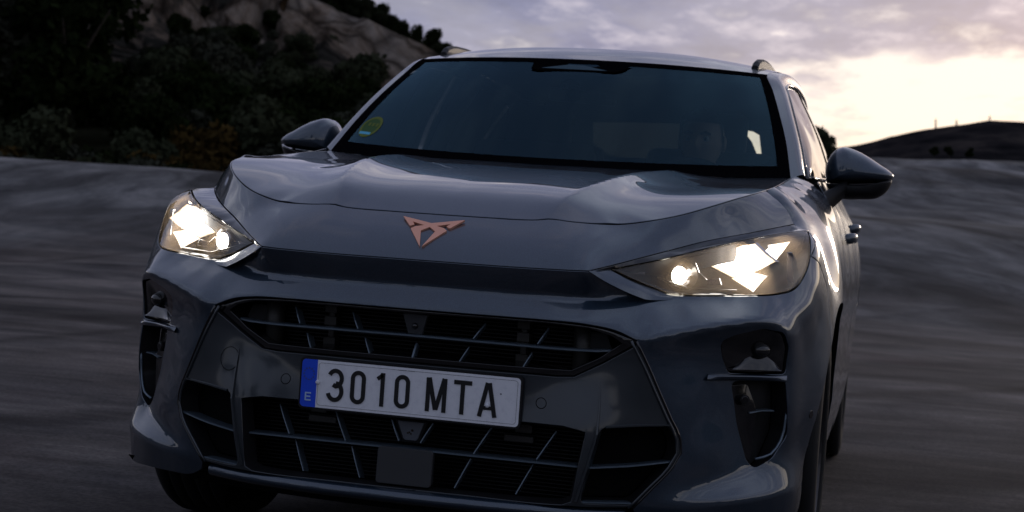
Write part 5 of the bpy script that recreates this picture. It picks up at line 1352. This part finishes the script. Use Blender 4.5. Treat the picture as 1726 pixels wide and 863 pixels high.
def plant(kind, var, lm, x, y, z, s, label=None, group=None, name=None, cat_=None):
    cm_, tm_, zo = KIND[kind][var]
    key = (kind, var, lm)
    if key not in MESHES:
        me = cm_.copy(); me.materials.clear(); me.materials.append(LM[lm]); MESHES[key] = me
    for w_ in ('low dark shrub', 'dark bushy tree', 'dark tree', 'grey green scrub clump'):
        if label.startswith(w_) and group: label = label.replace(w_, ['dark green', 'olive green', 'rust tinted', 'grey green'][lm] + {'low dark shrub': ' low shrub', 'dark bushy tree': ' bushy tree', 'dark tree': (' conifer' if kind == 'pine' else ' round tree'), 'grey green scrub clump': ' scrub clump'}[w_])
    nm = name or {'pine': 'pine_tree', 'bush': 'bushy_tree', 'shrub': 'shrub'}[kind]
    e = bpy.data.objects.new(nm, None); COL.objects.link(e); e.location = (x, y, z); e.rotation_euler = (0, 0, rnd.uniform(0, 6.28)); e.scale = (s, s, s * rnd.uniform(.9, 1.15))
    e['label'] = label; e['category'] = cat_ or ('tree' if kind != 'shrub' else 'shrub')
    if group: e['group'] = group
    c = bpy.data.objects.new('crown', MESHES[key]); COL.objects.link(c); c.parent = e; c.location = (0, 0, zo)
    t_ = bpy.data.objects.new('trunk', tm_); COL.objects.link(t_); t_.parent = e
    return e
def hill_z(u, D):
    k = np.interp(D, Ds, tt); return 1.75 + (hz(ridge_v(u), 160) - 1.75) * k
# front row of scrub along the top of the bank
NAMES = ['dark pine', 'olive green bushy tree', 'rust tinted bushy tree', 'grey green scrub tree']
fr_n = 0
for i, u in enumerate(np.linspace(-140, 560, 24)):
    x, y = dirxy(u + rnd.uniform(-14, 14), rnd.uniform(44, 50)); lm = [1, 2, 0, 1, 3, 2, 1, 0][i % 8]
    plant('shrub', i % 3, lm, x, y, 1.5, rnd.uniform(.8, 1.6), 'low dark shrub growing along the top edge of the concrete bank', 'shrubs along the top edge of the bank')
for i, u in enumerate(np.linspace(-160, 640, 15)):
    D = rnd.uniform(54, 62); x, y = dirxy(u + rnd.uniform(-18, 18), D)
    plant('bush', i % 3, [0, 1, 0, 2, 1, 3][i % 6], x, y, 1.35, rnd.uniform(.85, 1.25), 'dark bushy tree in the row just above the bank', 'bushy trees just above the bank')
for i, u in enumerate(np.linspace(-170, 700, 17)):
    D = rnd.uniform(68, 84); x, y = dirxy(u + rnd.uniform(-20, 20), D)
    plant('pine' if u < 170 else 'bush', i % 3, [0, 0, 1, 0, 3][i % 5], x, y, hill_z(u, D) - .8, rnd.uniform(.95, 1.3), 'dark tree on the lower slope behind the first row of bushes', 'trees on the lower slope')
for i, u in enumerate(np.linspace(-170, 130, 10)):
    D = rnd.uniform(88, 112); x, y = dirxy(u + rnd.uniform(-20, 20), D)
    plant('pine', i % 3, 0, x, y, hill_z(u, D) - .8, rnd.uniform(1.3, 1.9), 'tall dark pine high on the slope at the left of the cliff', 'pines high on the left slope')
for i, (u, D) in enumerate([(430, 100), (480, 96), (535, 92), (590, 96), (640, 100), (690, 104), (505, 104), (610, 112), (300, 92), (345, 98), (390, 94), (665, 114), (245, 98)]):
    x, y = dirxy(u, D)
    plant('bush', i % 3, [3, 1, 0, 3, 1, 0][i % 6], x, y, hill_z(u, D) - .8, rnd.uniform(1.0, 1.7), 'grey green scrub clump on the rocky slope below the cliff', 'scrub clumps on the rocky slope')
ridge = [(532, 6, 'small pine at the upper left end of the ridge line'), (556, 14, 'second small pine along the ridge line'), (582, 22, 'third small pine along the ridge, left of the large crown'), (605, 27, 'pine on the ridge touching the large rounded crown'), (640, 30, 'large rounded dark pine on the skyline of the ridge'), (668, 48, 'dark pine on the ridge right of the large rounded crown'),
         (700, 66, 'dark pine on the ridge left of the end tree'), (732, 70, 'end pine of the ridge line, beside the roof rail'), (690, 88, 'low dark pine below the ridge near the roof corner'), (655, 80, 'low dark pine on the rock below the large crown')]
for i, (u, v, lab) in enumerate(ridge):
    D = 156; x, y = dirxy(u, D); sz = [.5, .55, .6, .6, 1.15, .75, .8, .95, .7, .7][i]
    plant('bush', i % 3, 0, x, y, hz(v, D) - 3.3 * sz * .72 + (hz(0, D) - hz(14, D)), sz * .72, lab)
for i in range(46):
    u = 525 + i * 5.2 + rnd.uniform(-3, 3); D = rnd.uniform(150, 158); x, y = dirxy(u, D); s_ = rnd.uniform(.28, .55)
    plant('bush', i % 3, [0, 0, 1][i % 3], x, y, hz(float(ridge_v(u)), 160) - .5, s_ * 1.25, 'dark bushy tree' + ' in the dense line of trees along the ridge', 'small trees along the ridge line')
for i in range(30):
    D = rnd.uniform(94, 116); u = 270 + i * 15 + rnd.uniform(-8, 8); x, y = dirxy(u, D)
    plant('bush', i % 3, [0, 1, 0, 3][i % 4], x, y, hill_z(u, D) - .7, rnd.uniform(.8, 1.3), 'grey green scrub clump' + ' in the dense belt of trees at the foot of the cliff', 'trees at the foot of the cliff')
for i in range(56):
    D = rnd.uniform(112, 150); u = rnd.uniform(300, 720); x, y = dirxy(u, D); s_ = rnd.uniform(.25, .75)
    plant('bush', i % 3, [1, 0, 3, 0, 1][i % 5], x, y, hill_z(u, D) - .5, s_, 'grey green scrub clump' + ' growing on the rock face of the cliff', 'scrub clumps on the cliff')
# tree right behind the car and the dark bushes on the far bank
x, y = dirxy(1379, 60); plant('bush', 1, 1, x, y, hz(283, 60) - .3, .43, 'lone bushy tree on the skyline between the door mirror and the car')
x, y = dirxy(1592, 108)
for i, (u, v, lab) in enumerate(((1575, 258, 'left dark bush on the far bank below the mountain'), (1600, 258, 'middle dark bush on the far bank below the mountain'), (1632, 262, 'right dark bush on the far bank below the mountain'))):
    D = 108; x, y = dirxy(u, D); plant('shrub', i, 0, x, y, hz(v, D) - .35, .42, lab)
# trees beside and behind the photographer, mirrored in the paint
for i in range(26):
    a = math.radians(-248 + i * 11.4); D = rnd.uniform(38, 52)
    x, y = D * math.cos(a), -3 + D * math.sin(a)
    if y > 14: continue
    plant('pine', i % 3, 0, x, y, float(track_z(x, y)) if abs(x) < 60 else 0, rnd.uniform(.7, 1.1) * (1 if x < -10 else .6), 'dark pine in the ring of trees behind the photographer', 'pines behind the photographer')
